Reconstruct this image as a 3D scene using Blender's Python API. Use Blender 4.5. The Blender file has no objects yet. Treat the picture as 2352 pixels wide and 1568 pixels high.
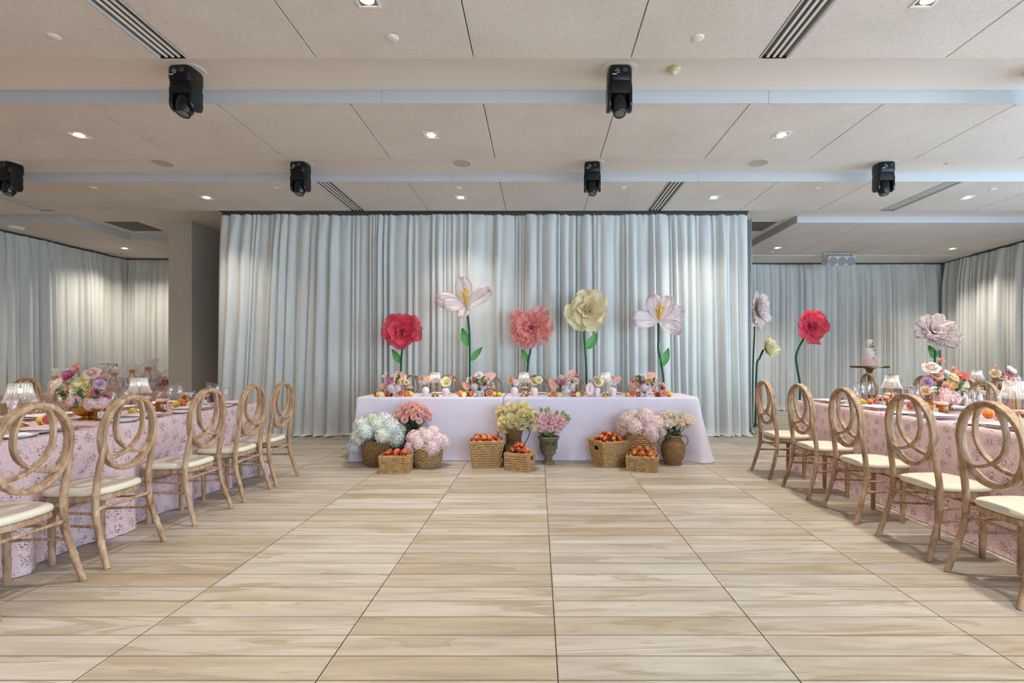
import bpy, bmesh, math, random
from mathutils import Vector, Matrix, Euler, Quaternion
PI = math.pi
sin, cos = math.sin, math.cos
SC = bpy.context.scene
COL = SC.collection
rnd = random.Random(7)

# ------------------------------------------------------------------ camera, world, light, exposure
FPX, U0, V0, CAMH = 1123.0, 1235.4, 826.0, 1.214        # focal length and vanishing point in a 2352 px wide frame
cam = bpy.data.cameras.new('camera'); cam_o = bpy.data.objects.new('camera', cam); COL.objects.link(cam_o)
cam_o.location = (0, 0, CAMH); cam_o.rotation_euler = (PI/2, 0, 0)
cam.sensor_width = 36; cam.sensor_fit = 'HORIZONTAL'; cam.lens = FPX/2352*36
cam.shift_x = -(U0-1176)/2352; cam.shift_y = (V0-784)/2352
cam.clip_start = .05; cam.clip_end = 100
SC.camera = cam_o
w = bpy.data.worlds.new('daylight'); SC.world = w; w.use_nodes = True
w.node_tree.nodes['Background'].inputs[0].default_value = (.62, .78, 1, 1)
w.node_tree.nodes['Background'].inputs[1].default_value = .6
def area(name, loc, rot, sx, sy, power, col):
    l = bpy.data.lights.new(name, 'AREA'); l.shape = 'RECTANGLE'; l.size = sx; l.size_y = sy
    l.energy = power; l.color = col
    o = bpy.data.objects.new(name, l); COL.objects.link(o); o.location = loc; o.rotation_euler = rot
    return o
DAY = (.56, .78, 1.0)
area('daylight_side_windows', (9.3, .6, 1.75), (0, PI/2+.3, 0), 2.7, 9.0, 660, DAY)   # facing -X, sky and bright ground
area('daylight_front_windows', (4.9, -4.85, 1.75), (PI/2+.25, 0, 0), 7.0, 2.7, 400, DAY)  # facing +Y
WARM = (1.0, .89, .76)
DOWN_W = 230
cy = SC.cycles                      # light path lengths: a bright matt room needs few
cy.max_bounces = 7; cy.diffuse_bounces = 4; cy.glossy_bounces = 3; cy.transmission_bounces = 6; cy.transparent_max_bounces = 12
cy.caustics_reflective = False; cy.caustics_refractive = False; cy.sample_clamp_indirect = 6
cy.use_adaptive_sampling = True; cy.adaptive_threshold = .12; cy.adaptive_min_samples = 16
SC.view_settings.view_transform = 'Standard'; SC.view_settings.look = 'None'
SC.view_settings.gamma = 1; SC.view_settings.use_curve_mapping = False
SC.view_settings.exposure = .11

# ------------------------------------------------------------------ helpers
def lin(c):
    c = c/255.0
    return c/12.92 if c <= .04045 else ((c+.055)/1.055)**2.4
def hx(s): return (lin(int(s[0:2], 16)), lin(int(s[2:4], 16)), lin(int(s[4:6], 16)), 1)
def at(u, v, Y): return Vector(((u-U0)*Y/FPX, Y, CAMH-(v-V0)*Y/FPX))
MATS = {}
class NT:
    def __init__(s, name):
        s.m = bpy.data.materials.new(name); s.m.use_nodes = True; s.t = s.m.node_tree
        s.b = s.t.nodes['Principled BSDF']; s.out = s.t.nodes['Material Output']
    def n(s, typ, **kw):
        x = s.t.nodes.new(typ)
        for k, v in kw.items():
            if k in x.inputs: x.inputs[k].default_value = v
            else: setattr(x, k, v)
        return x
    def l(s, a, b): s.t.links.new(a, b)
    def mix(s, fac, a, b, mode='MIX'):
        x = s.t.nodes.new('ShaderNodeMix'); x.data_type = 'RGBA'; x.blend_type = mode
        for i, v in ((0, fac), (6, a), (7, b)):
            if hasattr(v, 'is_linked'): s.l(v, x.inputs[i])
            else: x.inputs[i].default_value = v
        return x.outputs[2]
    def math(s, op, a, b=0, c=0):
        x = s.t.nodes.new('ShaderNodeMath'); x.operation = op
        for i, v in enumerate((a, b, c)):
            if hasattr(v, 'is_linked'): s.l(v, x.inputs[i])
            else: x.inputs[i].default_value = v
        return x.outputs[0]
    def ramp(s, fac, stops):
        x = s.t.nodes.new('ShaderNodeValToRGB'); e = x.color_ramp.elements
        while len(e) < len(stops): e.new(.5)
        for i, (p, c) in enumerate(stops):
            e[i].position = p; e[i].color = c if len(c) == 4 else (*c, 1)
        s.l(fac, x.inputs[0]); return x.outputs[0]
    def mapping(s, vec, scale=(1, 1, 1), loc=(0, 0, 0)):
        x = s.t.nodes.new('ShaderNodeMapping'); s.l(vec, x.inputs[0])
        x.inputs['Scale'].default_value = scale; x.inputs['Location'].default_value = loc
        return x.outputs[0]
    def bump(s, h, strength, dist=.01):
        x = s.t.nodes.new('ShaderNodeBump'); x.inputs['Strength'].default_value = strength
        x.inputs['Distance'].default_value = dist; s.l(h, x.inputs['Height']); s.l(x.outputs[0], s.b.inputs['Normal'])
def pbr(name, col, rough=.6, metal=0, col2=None, nscale=6, stretch=(1, 1, 1), bump=0, bscale=60, transl=0,
        spec=.5, emit=0, coords='Object', lo=.35, hi=.65, vary=0):
    if name in MATS: return MATS[name]
    t = NT(name); c = hx(col) if isinstance(col, str) else col
    b = t.b; b.inputs['Roughness'].default_value = rough; b.inputs['Metallic'].default_value = metal
    b.inputs['Specular IOR Level'].default_value = spec; b.inputs['Base Color'].default_value = c
    tc = t.n('ShaderNodeTexCoord'); vec = tc.outputs[coords]
    csock = None
    if col2:
        ns = t.n('ShaderNodeTexNoise', Scale=nscale, Detail=5.0, Roughness=.6)
        t.l(t.mapping(vec, stretch), ns.inputs['Vector'])
        csock = t.ramp(ns.outputs['Fac'], [(lo, c), (hi, hx(col2))])
    if vary:
        oi = t.n('ShaderNodeObjectInfo')
        hs = t.n('ShaderNodeHueSaturation')
        v = t.math('MULTIPLY_ADD', oi.outputs['Random'], vary, 1-vary/2); t.l(v, hs.inputs['Value'])
        if csock: t.l(csock, hs.inputs['Color'])
        else: hs.inputs['Color'].default_value = c
        csock = hs.outputs[0]
    if csock: t.l(csock, b.inputs['Base Color'])
    if bump:
        nb = t.n('ShaderNodeTexNoise', Scale=bscale, Detail=4.0); t.l(vec, nb.inputs['Vector'])
        t.bump(nb.outputs['Fac'], bump)
    if emit:
        b.inputs['Emission Color'].default_value = c; b.inputs['Emission Strength'].default_value = emit
    if transl:
        tr = t.n('ShaderNodeBsdfTranslucent'); tr.inputs[0].default_value = c
        if csock: t.l(csock, tr.inputs[0])
        ms = t.n('ShaderNodeMixShader'); ms.inputs[0].default_value = transl
        t.l(b.outputs[0], ms.inputs[1]); t.l(tr.outputs[0], ms.inputs[2]); t.l(ms.outputs[0], t.out.inputs[0])
    MATS[name] = t.m; return t.m
def clear_mat(name, tint=(1, 1, 1, 1), base=.06, edge=.55, haze=0, rough=.02, hcol=(.9, .93, .96, 1)):
    if name in MATS: return MATS[name]
    t = NT(name); tr = t.n('ShaderNodeBsdfTransparent'); tr.inputs[0].default_value = tint
    gl = t.n('ShaderNodeBsdfGlossy'); gl.inputs['Roughness'].default_value = rough
    lw = t.n('ShaderNodeLayerWeight', Blend=.35)
    f = t.math('MULTIPLY_ADD', t.math('POWER', lw.outputs['Facing'], 2.2), edge, base)
    ms = t.n('ShaderNodeMixShader'); t.l(f, ms.inputs[0]); t.l(tr.outputs[0], ms.inputs[1]); t.l(gl.outputs[0], ms.inputs[2])
    last = ms.outputs[0]
    if haze:
        t.b.inputs['Base Color'].default_value = hcol; t.b.inputs['Roughness'].default_value = .35
        m2 = t.n('ShaderNodeMixShader'); m2.inputs[0].default_value = haze
        t.l(last, m2.inputs[1]); t.l(t.b.outputs[0], m2.inputs[2]); last = m2.outputs[0]
    t.l(last, t.out.inputs[0]); MATS[name] = t.m; return t.m

class MB:
    """collects shapes, builds one mesh"""
    def __init__(s): s.v = []; s.f = []; s.uv = None; s.mi = []
    def add(s, vs, fs, mi=0):
        k = len(s.v); s.v += [tuple(p) for p in vs]; s.f += [tuple(i+k for i in f) for f in fs]; s.mi += [mi]*len(fs); return s
    def box(s, x0, x1, y0, y1, z0, z1, mi=0, M=None):
        vs = [Vector((x, y, z)) for z in (z0, z1) for y in (y0, y1) for x in (x0, x1)]
        if M: vs = [M @ p for p in vs]
        return s.add(vs, [(0, 2, 3, 1), (4, 5, 7, 6), (0, 1, 5, 4), (2, 6, 7, 3), (0, 4, 6, 2), (1, 3, 7, 5)], mi)
    def bbox(s, x0, x1, y0, y1, z0, z1, b=.005, mi=0, M=None):
        """box with chamfered edges"""
        vs = []
        for ax in range(3):
            for sg in (0, 1):
                lo, hi = [x0, y0, z0], [x1, y1, z1]
                c = hi[ax] if sg else lo[ax]; o1, o2 = [(1, 2), (0, 2), (0, 1)][ax]
                for a, bb in ((0, 0), (1, 0), (1, 1), (0, 1)):
                    p = [0, 0, 0]; p[ax] = c
                    p[o1] = hi[o1]-b if a else lo[o1]+b; p[o2] = hi[o2]-b if bb else lo[o2]+b
                    vs.append(Vector(p))
        bm = bmesh.new()
        for p in vs: bm.verts.new(M @ p if M else p)
        r = bmesh.ops.convex_hull(bm, input=bm.verts[:]); bm.verts.ensure_lookup_table(); bm.verts.index_update()
        bmesh.ops.dissolve_limit(bm, angle_limit=.01, verts=bm.verts[:], edges=bm.edges[:]); bm.verts.index_update()
        s.add([v.co for v in bm.verts], [tuple(v.index for v in f.verts) for f in bm.faces], mi); bm.free(); return s
    def lathe(s, prof, n=24, rib=0, ribn=0, mi=0, M=None, ang=2*PI, ribf=None):
        vs, fs, rows = [], [], []
        for (r, z) in prof:
            if r < 1e-6: rows.append([len(vs)]); vs.append(Vector((0, 0, z))); continue
            row = []
            for i in range(n):
                a = ang*i/n; k = 1
                if rib: k = 1+rib*(ribf(z) if ribf else 1)*cos(ribn*a)
                row.append(len(vs)); vs.append(Vector((r*k*cos(a), r*k*sin(a), z)))
            rows.append(row)
        for A, B in zip(rows, rows[1:]):
            if len(A) == 1 and len(B) == 1: continue
            for i in range(n):
                j = (i+1) % n
                if len(A) == 1: fs.append((A[0], B[j], B[i]))
                elif len(B) == 1: fs.append((A[i], A[j], B[0]))
                else: fs.append((A[i], A[j], B[j], B[i]))
        if M: vs = [M @ p for p in vs]
        return s.add(vs, fs, mi)
    def tube(s, path, rad, n=8, closed=False, sec=None, N=None, mi=0, cap=True):
        """round tube, or, with sec (list of (radial, depth)) and plane normal N, a ribbon"""
        P = [Vector(p) for p in path]; m = len(P)
        if not hasattr(rad, '__len__'): rad = [rad]*m
        vs, fs = [], []; ref = None
        ns = len(sec) if sec else n
        for i in range(m):
            a = P[(i-1) % m] if (closed or i) else P[i]; b = P[(i+1) % m] if (closed or i < m-1) else P[i]
            t = (b-a).normalized()
            if N is not None: e2 = Vector(N).normalized(); e1 = t.cross(e2).normalized()
            else:
                if ref is None:
                    ref = Vector((0, 0, 1)) if abs(t.z) < .9 else Vector((1, 0, 0))
                e1 = (ref-t*ref.dot(t)).normalized(); e2 = t.cross(e1); ref = e1
            for k in range(ns):
                if sec: q = e1*sec[k][0]*rad[i]+e2*sec[k][1]*rad[i]
                else: q = (e1*cos(2*PI*k/n)+e2*sin(2*PI*k/n))*rad[i]
                vs.append(P[i]+q)
        for i in range(m if closed else m-1):
            j = (i+1) % m
            for k in range(ns):
                l = (k+1) % ns
                fs.append((i*ns+k, i*ns+l, j*ns+l, j*ns+k))
        if cap and not closed:
            fs.append(tuple(range(ns-1, -1, -1))); fs.append(tuple((m-1)*ns+k for k in range(ns)))
        return s.add(vs, fs, mi)
    def grid(s, fn, nu, nv, mi=0):
        vs = [fn(i/nu, j/nv) for j in range(nv+1) for i in range(nu+1)]
        fs = [(j*(nu+1)+i, j*(nu+1)+i+1, (j+1)*(nu+1)+i+1, (j+1)*(nu+1)+i) for j in range(nv) for i in range(nu)]
        return s.add(vs, fs, mi)
    def xf(s, M, start=0):
        for i in range(start, len(s.v)): s.v[i] = tuple(M @ Vector(s.v[i]))
        return s
    def mesh(s, name='shape', smooth=False, mats=None, uvs=None, recalc=False):
        me = bpy.data.meshes.new(name); me.from_pydata(s.v, [], s.f)
        for m in (mats or [None]): me.materials.append(m)
        if mats and len(mats) > 1: me.polygons.foreach_set('material_index', s.mi)
        if smooth: me.polygons.foreach_set('use_smooth', [True]*len(me.polygons))
        if uvs:
            ul = me.uv_layers.new(name='uv')
            for lp in me.loops: ul.data[lp.index].uv = uvs[lp.vertex_index]
        if recalc:
            bm = bmesh.new(); bm.from_mesh(me); bmesh.ops.recalc_face_normals(bm, faces=bm.faces[:]); bm.to_mesh(me); bm.free()
        me.update(); return me
def smooth_by_angle(me, deg=40):
    me.polygons.foreach_set('use_smooth', [True]*len(me.polygons))
    bm = bmesh.new(); bm.from_mesh(me)
    for e in bm.edges:
        if len(e.link_faces) == 2 and e.calc_face_angle(0) > math.radians(deg): e.smooth = False
    bm.to_mesh(me); bm.free(); return me

KIDS = {}
def link(name, data, parent=None, mat=None, loc=None, rot=None, scale=None, M=None):
    o = bpy.data.objects.new(name, data); COL.objects.link(o)
    if parent is not None: o.parent = parent; KIDS.setdefault(parent.name, []).append(o)
    if mat is not None and data is not None:
        o.material_slots[0].link = 'OBJECT'; o.material_slots[0].material = mat
    if M is not None: o.matrix_basis = M
    else:
        if loc is not None: o.location = loc
        if rot is not None: o.rotation_euler = rot
        if scale is not None: o.scale = (scale,)*3 if not hasattr(scale, '__len__') else scale
    return o
def tag(o, label, cat, group=None):
    o['label'] = label; o['category'] = cat
    if group: o['group'] = group
    return o
def thing(name, label, cat, loc=(0, 0, 0), rz=0, group=None, M=None):
    o = link(name, None, loc=loc, rot=(0, 0, rz)) if M is None else link(name, None, M=M)
    o.empty_display_size = .05
    return tag(o, label, cat, group)
def struct(name, data, mat=None, parent=None, **k):
    o = link(name, data, parent, mat, **k)
    if parent is None: o['kind'] = 'structure'
    return o
def dup(root, label, loc=None, rz=None, group=None, scale=None):
    r = root.copy(); COL.objects.link(r)
    r['label'] = label
    if group: r['group'] = group
    if loc is not None: r.location = loc
    if rz is not None: r.rotation_euler = (0, 0, rz)
    if scale is not None: r.scale = (scale,)*3
    def rec(a, b):
        for ch in KIDS.get(a.name, []):
            c = ch.copy(); COL.objects.link(c); c.parent = b
            KIDS.setdefault(b.name, []).append(c); rec(ch, c)
    rec(root, r); return r
def spline(pts, k=8, closed=False):
    P = [Vector(p) for p in pts]; n = len(P); out = []
    for i in range(n if closed else n-1):
        if closed: a, b, c, d = P[(i-1) % n], P[i], P[(i+1) % n], P[(i+2) % n]
        else: a, b, c, d = P[max(i-1, 0)], P[i], P[i+1], P[min(i+2, n-1)]
        for j in range(k):
            t = j/k
            out.append(.5*((2*b)+(c-a)*t+(2*a-5*b+4*c-d)*t*t+(3*b-a-3*c+d)*t**3))
    if not closed: out.append(P[-1])
    return out
def face_to(d, up='Y'): return Vector(d).to_track_quat('Z', up).to_matrix().to_4x4()
def TRS(p, R=None, s=1): return Matrix.Translation(Vector(p)) @ (R if R is not None else Matrix()) @ Matrix.Scale(s, 4)
ORD = ['nearest', 'second', 'third', 'fourth', 'fifth', 'sixth']

# ------------------------------------------------------------------ the room: floor, ceiling, walls, column
HP = 2.337+CAMH; HC = 2.452+CAMH          # ceiling panels, recessed channels between them
XL, XR, YF, YB = -9.9, 10.1, -5.0, 12.1
def floor_mat():
    t = NT('limed_plank_tile'); g = t.n('ShaderNodeNewGeometry')
    sh = t.mapping(g.outputs['Position'], (1, 1, 1), (-.0765+9.14*2, -2.005+.1524*60, 0))
    dv = t.n('ShaderNodeVectorMath', operation='DIVIDE'); t.l(sh, dv.inputs[0]); dv.inputs[1].default_value = (.9144, .1524, 1)
    fl = t.n('ShaderNodeVectorMath', operation='FLOOR'); t.l(dv.outputs[0], fl.inputs[0])
    sp = t.n('ShaderNodeSeparateXYZ'); t.l(fl.outputs[0], sp.inputs[0])
    cb = t.n('ShaderNodeCombineXYZ'); t.l(sp.outputs[0], cb.inputs[0]); t.l(sp.outputs[1], cb.inputs[1])
    wn = t.n('ShaderNodeTexWhiteNoise', noise_dimensions='2D'); t.l(cb.outputs[0], wn.inputs['Vector'])
    off = t.n('ShaderNodeVectorMath', operation='MULTIPLY_ADD'); t.l(wn.outputs['Color'], off.inputs[0])
    off.inputs[1].default_value = (23, 17, 11)
    st = t.mapping(g.outputs['Position'], (1.1, 8.5, 1)); t.l(st, off.inputs[2]); v = off.outputs[0]
    n1 = t.n('ShaderNodeTexNoise', Scale=1.5, Detail=6.0, Roughness=.55, Distortion=.7); t.l(v, n1.inputs['Vector'])
    n2 = t.n('ShaderNodeTexNoise', Scale=.75, Detail=3.0, Roughness=.55, Distortion=1.4); t.l(v, n2.inputs['Vector'])
    n4 = t.n('ShaderNodeTexNoise', Scale=2.6, Detail=5.0, Roughness=.65, Distortion=2.2); t.l(t.mapping(v, (.7, 1, 1), (4, 9, 2)), n4.inputs['Vector'])
    n3 = t.n('ShaderNodeTexNoise', Scale=7.0, Detail=4.0, Roughness=.6); t.l(t.mapping(v, (.35, 1.6, 1)), n3.inputs['Vector'])
    base = t.ramp(n1.outputs['Fac'], [(.3, hx('aca396')), (.5, hx('c0b9ae')), (.7, hx('cec8be'))])
    tone = t.ramp(wn.outputs['Value'], [(.0, hx('e4d9ca')), (.55, hx('ffffff')), (1, hx('ece9e4'))])
    c = t.mix(1.0, base, tone, 'MULTIPLY')
    patch = t.ramp(n2.outputs['Fac'], [(.575, (0, 0, 0)), (.605, (1, 1, 1)), (.66, (.55, .55, .55))])
    c = t.mix(t.math('MULTIPLY', patch, .62), c, hx('98866c'))
    veins = t.ramp(n3.outputs['Fac'], [(.3, (1, 1, 1)), (.42, (0, 0, 0))])
    c = t.mix(t.math('MULTIPLY', veins, .45), c, hx('a8957b'))
    spot = t.ramp(n4.outputs['Fac'], [(.655, (0, 0, 0)), (.68, (1, 1, 1)), (.8, (.6, .6, .6))])
    c = t.mix(t.math('MULTIPLY', spot, .75), c, hx('937c5c'))
    t.l(c, t.b.inputs['Base Color'])
    t.b.inputs['Roughness'].default_value = .42; t.b.inputs['Specular IOR Level'].default_value = .35
    t.bump(n3.outputs['Fac'], .12, .003); return t.m
M_floor = floor_mat(); M_grout = pbr('dark_grout', '5e5549', .9)
floor = struct('floor', MB().box(XL-.2, XR+.2, YF-.2, YB+.2, -.12, -.006).mesh(), M_grout)
PW, PD, PX0, PY0 = .9144, .1524, .0765, 2.005
plank = MB()
hw, hd, e = PW/2-.0015, PD/2-.0012, .0009
plank.add([(-hw, -hd, -.008), (hw, -hd, -.008), (hw, hd, -.008), (-hw, hd, -.008),
           (-hw, -hd, -.0008), (hw, -hd, -.0008), (hw, hd, -.0008), (-hw, hd, -.0008),
           (-hw+e, -hd+e, 0), (hw-e, -hd+e, 0), (hw-e, hd-e, 0), (-hw+e, hd-e, 0)],
          [(0, 1, 5, 4), (1, 2, 6, 5), (2, 3, 7, 6), (3, 0, 4, 7), (4, 5, 9, 8), (5, 6, 10, 9), (6, 7, 11, 10), (7, 4, 8, 11), (8, 9, 10, 11)])
plank.mi = [1]*8+[0]
plank_me = plank.mesh('plank', mats=[None, M_grout])
near, rest = [], MB()
for r in range(-46, 68):
    for c in range(-11, 12):
        x, y = PX0+(c+.5)*PW, PY0+(r+.5)*PD
        if not (XL < x < XR and YF < y < YB): continue
        seen = y > 1.75 and -1.35 < x/y*FPX/1176 + .05 < 1.25 and abs(x) < (3.3 if y < 5.5 else 99)
        (near if seen else rest.__dict__.setdefault('skip', [])).append((y, x))
near.sort()
for (y, x) in near[:300]: link('plank', plank_me, floor, M_floor, loc=(x, y, 0))
for (y, x) in near[300:]+rest.skip:
    k = [(a+x, b+y, z) for a, b, z in plank.v]; rest.add(k, plank.f); rest.mi[-9:] = plank.mi
o = link('plank_field', rest.mesh(mats=[None, M_grout]), floor, M_floor); o['kind'] = 'stuff'

M_ceil = pbr('ceiling_paint', 'e2dcd4', .85)
def ceil_panel_mat():
    t = NT('textured_ceiling_panel'); tc = t.n('ShaderNodeNewGeometry'); v = tc.outputs['Position']
    n = t.n('ShaderNodeTexNoise', Scale=1.3, Detail=5.0, Roughness=.6); t.l(v, n.inputs['Vector'])
    f = t.n('ShaderNodeTexNoise', Scale=70.0, Detail=3.0); t.l(v, f.inputs['Vector'])
    c = t.ramp(n.outputs['Fac'], [(.3, hx('d6cec5')), (.65, hx('e0dad2'))])
    s = t.ramp(f.outputs['Fac'], [(.3, hx('f1f0ee')), (.6, hx('ffffff'))])
    t.l(t.mix(1.0, c, s, 'MULTIPLY'), t.b.inputs['Base Color']); t.b.inputs['Roughness'].default_value = .9
    t.bump(f.outputs['Fac'], .12, .003); return t.m
M_panel = ceil_panel_mat()
M_fascia = pbr('white_fascia_metal', 'c6c8ca', .45)
M_gap = pbr('grey_joint_metal', '6e6b68', .5)
M_black = pbr('vent_black', '0c0c0c', .7)
ceiling = struct('ceiling', MB().box(XL-.2, XR+.2, YF-.2, YB+.2, HC, HC+.15).mesh(), M_ceil)
def panel(x0, x1, y0, y1):
    g = .004
    return link('ceiling_panel', MB().bbox(x0+g, x1-g, y0+g, y1-g, HP, HP+.03, .003).mesh(), ceiling, M_panel)
trim_n = [0]
def trim(x0, x1, y0, y1, z0, z1, m=None):
    trim_n[0] += 1
    return struct('trim_%d' % trim_n[0], MB().bbox(x0, x1, y0, y1, z0, z1, .002).mesh(), m or M_fascia)
JX = [-.499+1.219*k for k in range(-8, 9)]
bays = [(2.51, 3.80), (4.464, 5.706), (6.418, 7.675)]
vent_l, vent_r = JX[6], JX[10]            # -2.937, 1.939
vents = []
for bi, (y0, y1) in enumerate(bays):
    link('joint_backing', MB().box(XL, XR, y0+.03, y1-.003, HP+.022, HP+.03).mesh(), ceiling, M_gap)
    for k in range(len(JX)-1):
        a, b = JX[k], JX[k+1]
        if bi in (0, 2):
            if abs(a-vent_l) < .01: vents.append((a, a+.225, y0, y1)); a += .225
            if abs(b-vent_r) < .01: vents.append((b-.225, b, y0, y1)); b -= .225
        if bi == 2:
            if abs(b-JX[13]) < .01: vents.append((b-.24, b-.015, y0, y1)); b -= .24
            if abs(a-JX[2]) < .01: vents.append((a+.02, a+.245, y0, y1)); a += .245
        panel(a, b, y0, y1)
    # fascia boards with joints
    xs = [XL, JX[5]+.1, -1.42+(.0 if bi == 1 else .3), 2.1, 4.6, XR]
    for a, b in zip(xs, xs[1:]): trim(a+.001, b-.001, y0-.016, y0-.0, HP-.004, HC)
# back left and back right lowered ceiling fields
for (x0, x1, y0, y1) in [(XL, -7.98, 8.29, 9.55), (XL, -7.98, 9.55, 10.85), (-7.98, -5.2, 9.55, 10.85), (4.43, 5.64, 8.34, 9.62), (5.64, 6.86, 8.34, 9.62),
                         (6.86, 8.06, 8.34, 9.62), (8.06, XR, 8.34, 9.62), (4.43, 5.64, 9.62, 10.9), (5.64, 6.86, 9.62, 10.9), (6.86, 8.06, 9.62, 10.9), (8.06, XR, 9.62, 10.9)]:
    panel(x0, x1, y0, y1)
trim(XL, -7.98, 8.275, 8.29, HP-.004, HC); trim(-7.98, -7.965, 8.275, 9.535, HP-.004, HC); trim(-7.965, -5.2, 9.535, 9.55, HP-.004, HC)
trim(4.43, XR, 8.325, 8.34, HP-.004, HC); trim(4.415, 4.43, 8.325, 10.9, HP-.004, HC)
trim(4.415, XR, 10.9, YB, HP-.012, HC, M_ceil); trim(XL, -5.2, 10.85, YB, HP-.012, HC, M_ceil)
for o2 in (link('joint_backing', MB().box(XL, -8.0, 8.32, 10.8, HP+.022, HP+.03).mesh(), ceiling, M_gap),
           link('joint_backing', MB().box(-7.97, -5.2, 9.6, 10.8, HP+.022, HP+.03).mesh(), ceiling, M_gap),
           link('joint_backing', MB().box(4.46, XR, 8.38, 10.85, HP+.022, HP+.03).mesh(), ceiling, M_gap)): pass
def slot_vent(x0, x1, y0, y1, label):
    t = thing('slot_vent', label, 'air vent', ((x0+x1)/2, (y0+y1)/2, HP), 0, 'linear slot diffusers in the ceiling')
    W, L = (x1-x0)/2, (y1-y0)/2-.006
    link('backing', MB().box(-W+.002, W-.002, -L, L, .024, .03).mesh(), t, M_black)
    for s in (-1, 1): link('frame', MB().bbox(s*(W-.008)-.007, s*(W-.008)+.007, -L, L, -.003, .028, .002).mesh(), t, M_fascia)
    link('end_plate', MB().box(-W+.015, W-.015, L-.006, L, 0, .024).mesh(), t, M_black)
    n = 3; pitch = (2*W-.03)/4
    for i in range(n):
        c = -W+.015+pitch*(i+1)
        link('slat', MB().bbox(c-.010, c+.010, -L, L-.008, .002, .016, .002).mesh(), t, M_ceil)
vl = ['slotted ceiling vent at the top left corner above a moving light', 'slotted ceiling vent at top right of the ceiling',
      'slotted ceiling vent at the far left above side drapes', 'slotted ceiling vent above the left half of the main drapes',
      'slotted ceiling vent above the right half of the main drapes', 'slotted ceiling vent at the right over the cake alcove']
vents.sort(key=lambda q: (q[2], q[0]))
for q, lb in zip(vents, vl): slot_vent(*q, lb)
M_grey = pbr('grille_grey', '6f6d69', .8, col2='64625e', nscale=120)
for x, y, lb in ((-7.4, 8.965, 'square dark return air grille left of the column'), (3.95, 8.965, 'square dark return air grille right of the main drapes')):
    t = thing('return_grille', lb, 'air vent', (x, y, HC), 0, 'square return air grilles')
    link('frame', MB().box(-.31, .31, -.325, .325, -.006, 0).mesh(), t, M_ceil)
    link('grille', MB().box(-.295, .295, -.305, .305, -.012, -.006).mesh(), t, M_grey)

M_wall = pbr('taupe_wall', 'c2b7a8', .9, col2='bdb2a3', nscale=20, bump=.05, bscale=300)
M_wall2 = pbr('pale_wall', 'cfcac2', .9)
column = struct('wall_column', MB().box(-6.5, -6.09, 8.605, 9.6, 0, HC).mesh(), M_wall)
struct('wall_back', MB().box(XL-.2, XR+.2, YB, YB+.2, 0, HC).mesh(), M_wall2)
struct('wall_left', MB().box(XL-.2, XL, YF, YB, 0, HC).mesh(), M_wall2)
struct('wall_stage', MB().box(-4.9, 3.15, 8.12, 8.3, 0, HC).mesh(), M_wall2)
def window_wall(name, ax, c, a0, a1, w0, w1, nwin):
    """wall with a long glazed opening between w0 and w1"""
    def bx(m, p0, p1, q0, q1, z0, z1):
        return m.box(p0, p1, q0, q1, z0, z1) if ax == 'y' else m.box(q0, q1, p0, p1, z0, z1)
    m = MB()
    for (p0, p1, z0, z1) in ((a0, a1, 0, .35), (a0, a1, 3.15, HC), (a0, w0, .35, 3.15), (w1, a1, .35, 3.15)): bx(m, p0, p1, c[0], c[1], z0, z1)
    struct(name, m.mesh(), M_wall2)
    for i in range(nwin):
        p0, p1 = w0+(w1-w0)*i/nwin, w0+(w1-w0)*(i+1)/nwin; mid = (c[0]+c[1])/2
        wn[0] += 1; f = MB()
        for (u0, u1, z0, z1) in ((p0, p0+.05, .35, 3.15), (p1-.05, p1, .35, 3.15), (p0, p1, .35, .41), (p0, p1, 3.09, 3.15), (p0, p1, 2.3, 2.35)): bx(f, u0, u1, mid-.04, mid+.04, z0, z1)
        wo = struct('window_%d' % wn[0], f.mesh(), M_fascia)
        link('pane', bx(MB(), p0+.05, p1-.05, mid-.005, mid+.005, .41, 3.09).mesh(), wo, clear_mat('window_glass'))
wn = [0]
window_wall('wall_front', 'y', (YF-.2, YF), XL-.2, XR+.2, 1.2, 8.6, 5)
window_wall('wall_right', 'x', (XR, XR+.2), YF, YB, -4.0, 5.2, 6)

# ------------------------------------------------------------------ ceiling fixtures
M_white = pbr('white_enamel', 'e9e7e3', .35); M_glow = pbr('downlight_glow', (1, .9, .75, 1), .4, emit=14)
M_chrome = pbr('bright_reflector', 'd8d4cc', .15, 1)
def downlight(x, y, label, z=HP, power=DOWN_W, cone=90):
    t = thing('downlight', label, 'downlight', (x, y, z), 0, 'square recessed downlights')
    m = MB(); a, b = .075, .06
    for (p, q, r, s_) in ((-a, a, -a, -b), (-a, a, b, a), (-a, -b, -b, b), (b, a, -b, b)): m.box(p, q, r, s_, -.005, 0)
    link('trim_frame', m.mesh(), t, M_white)
    link('reflector', MB().box(-b, b, -b, b, -.0015, -.0005).mesh(), t, M_chrome)
    link('lamp_lens', MB().lathe([(0, -.008), (.04, -.007), (.047, -.002)], 20).mesh(smooth=True), t, M_glow)
    l = bpy.data.lights.new('downlight_beam', 'SPOT'); l.energy = power; l.color = WARM; l.spot_size = math.radians(cone); l.spot_blend = 1.0; l.shadow_soft_size = .06
    lo = link('downlight_beam', l, t, loc=(0, 0, -.03))
DX = [-8.42, -4.77, -1.11, 2.535, 6.18]
names = ['far left', 'left', 'centre left', 'centre right', 'far right']
rows = [(3.17, 'in the ceiling row nearest the camera'), (5.085, 'in the middle ceiling row'), (7.04, 'in the ceiling row before the main drapes')]
for y, rw in rows:
    for x, nm in zip(DX, names):
        if abs(x) < 9: downlight(x, y, '%s glowing square downlight %s' % (nm, rw), cone=112 if y > 7 else 90, power=DOWN_W*(.4 if y > 7 else 1))
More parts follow.
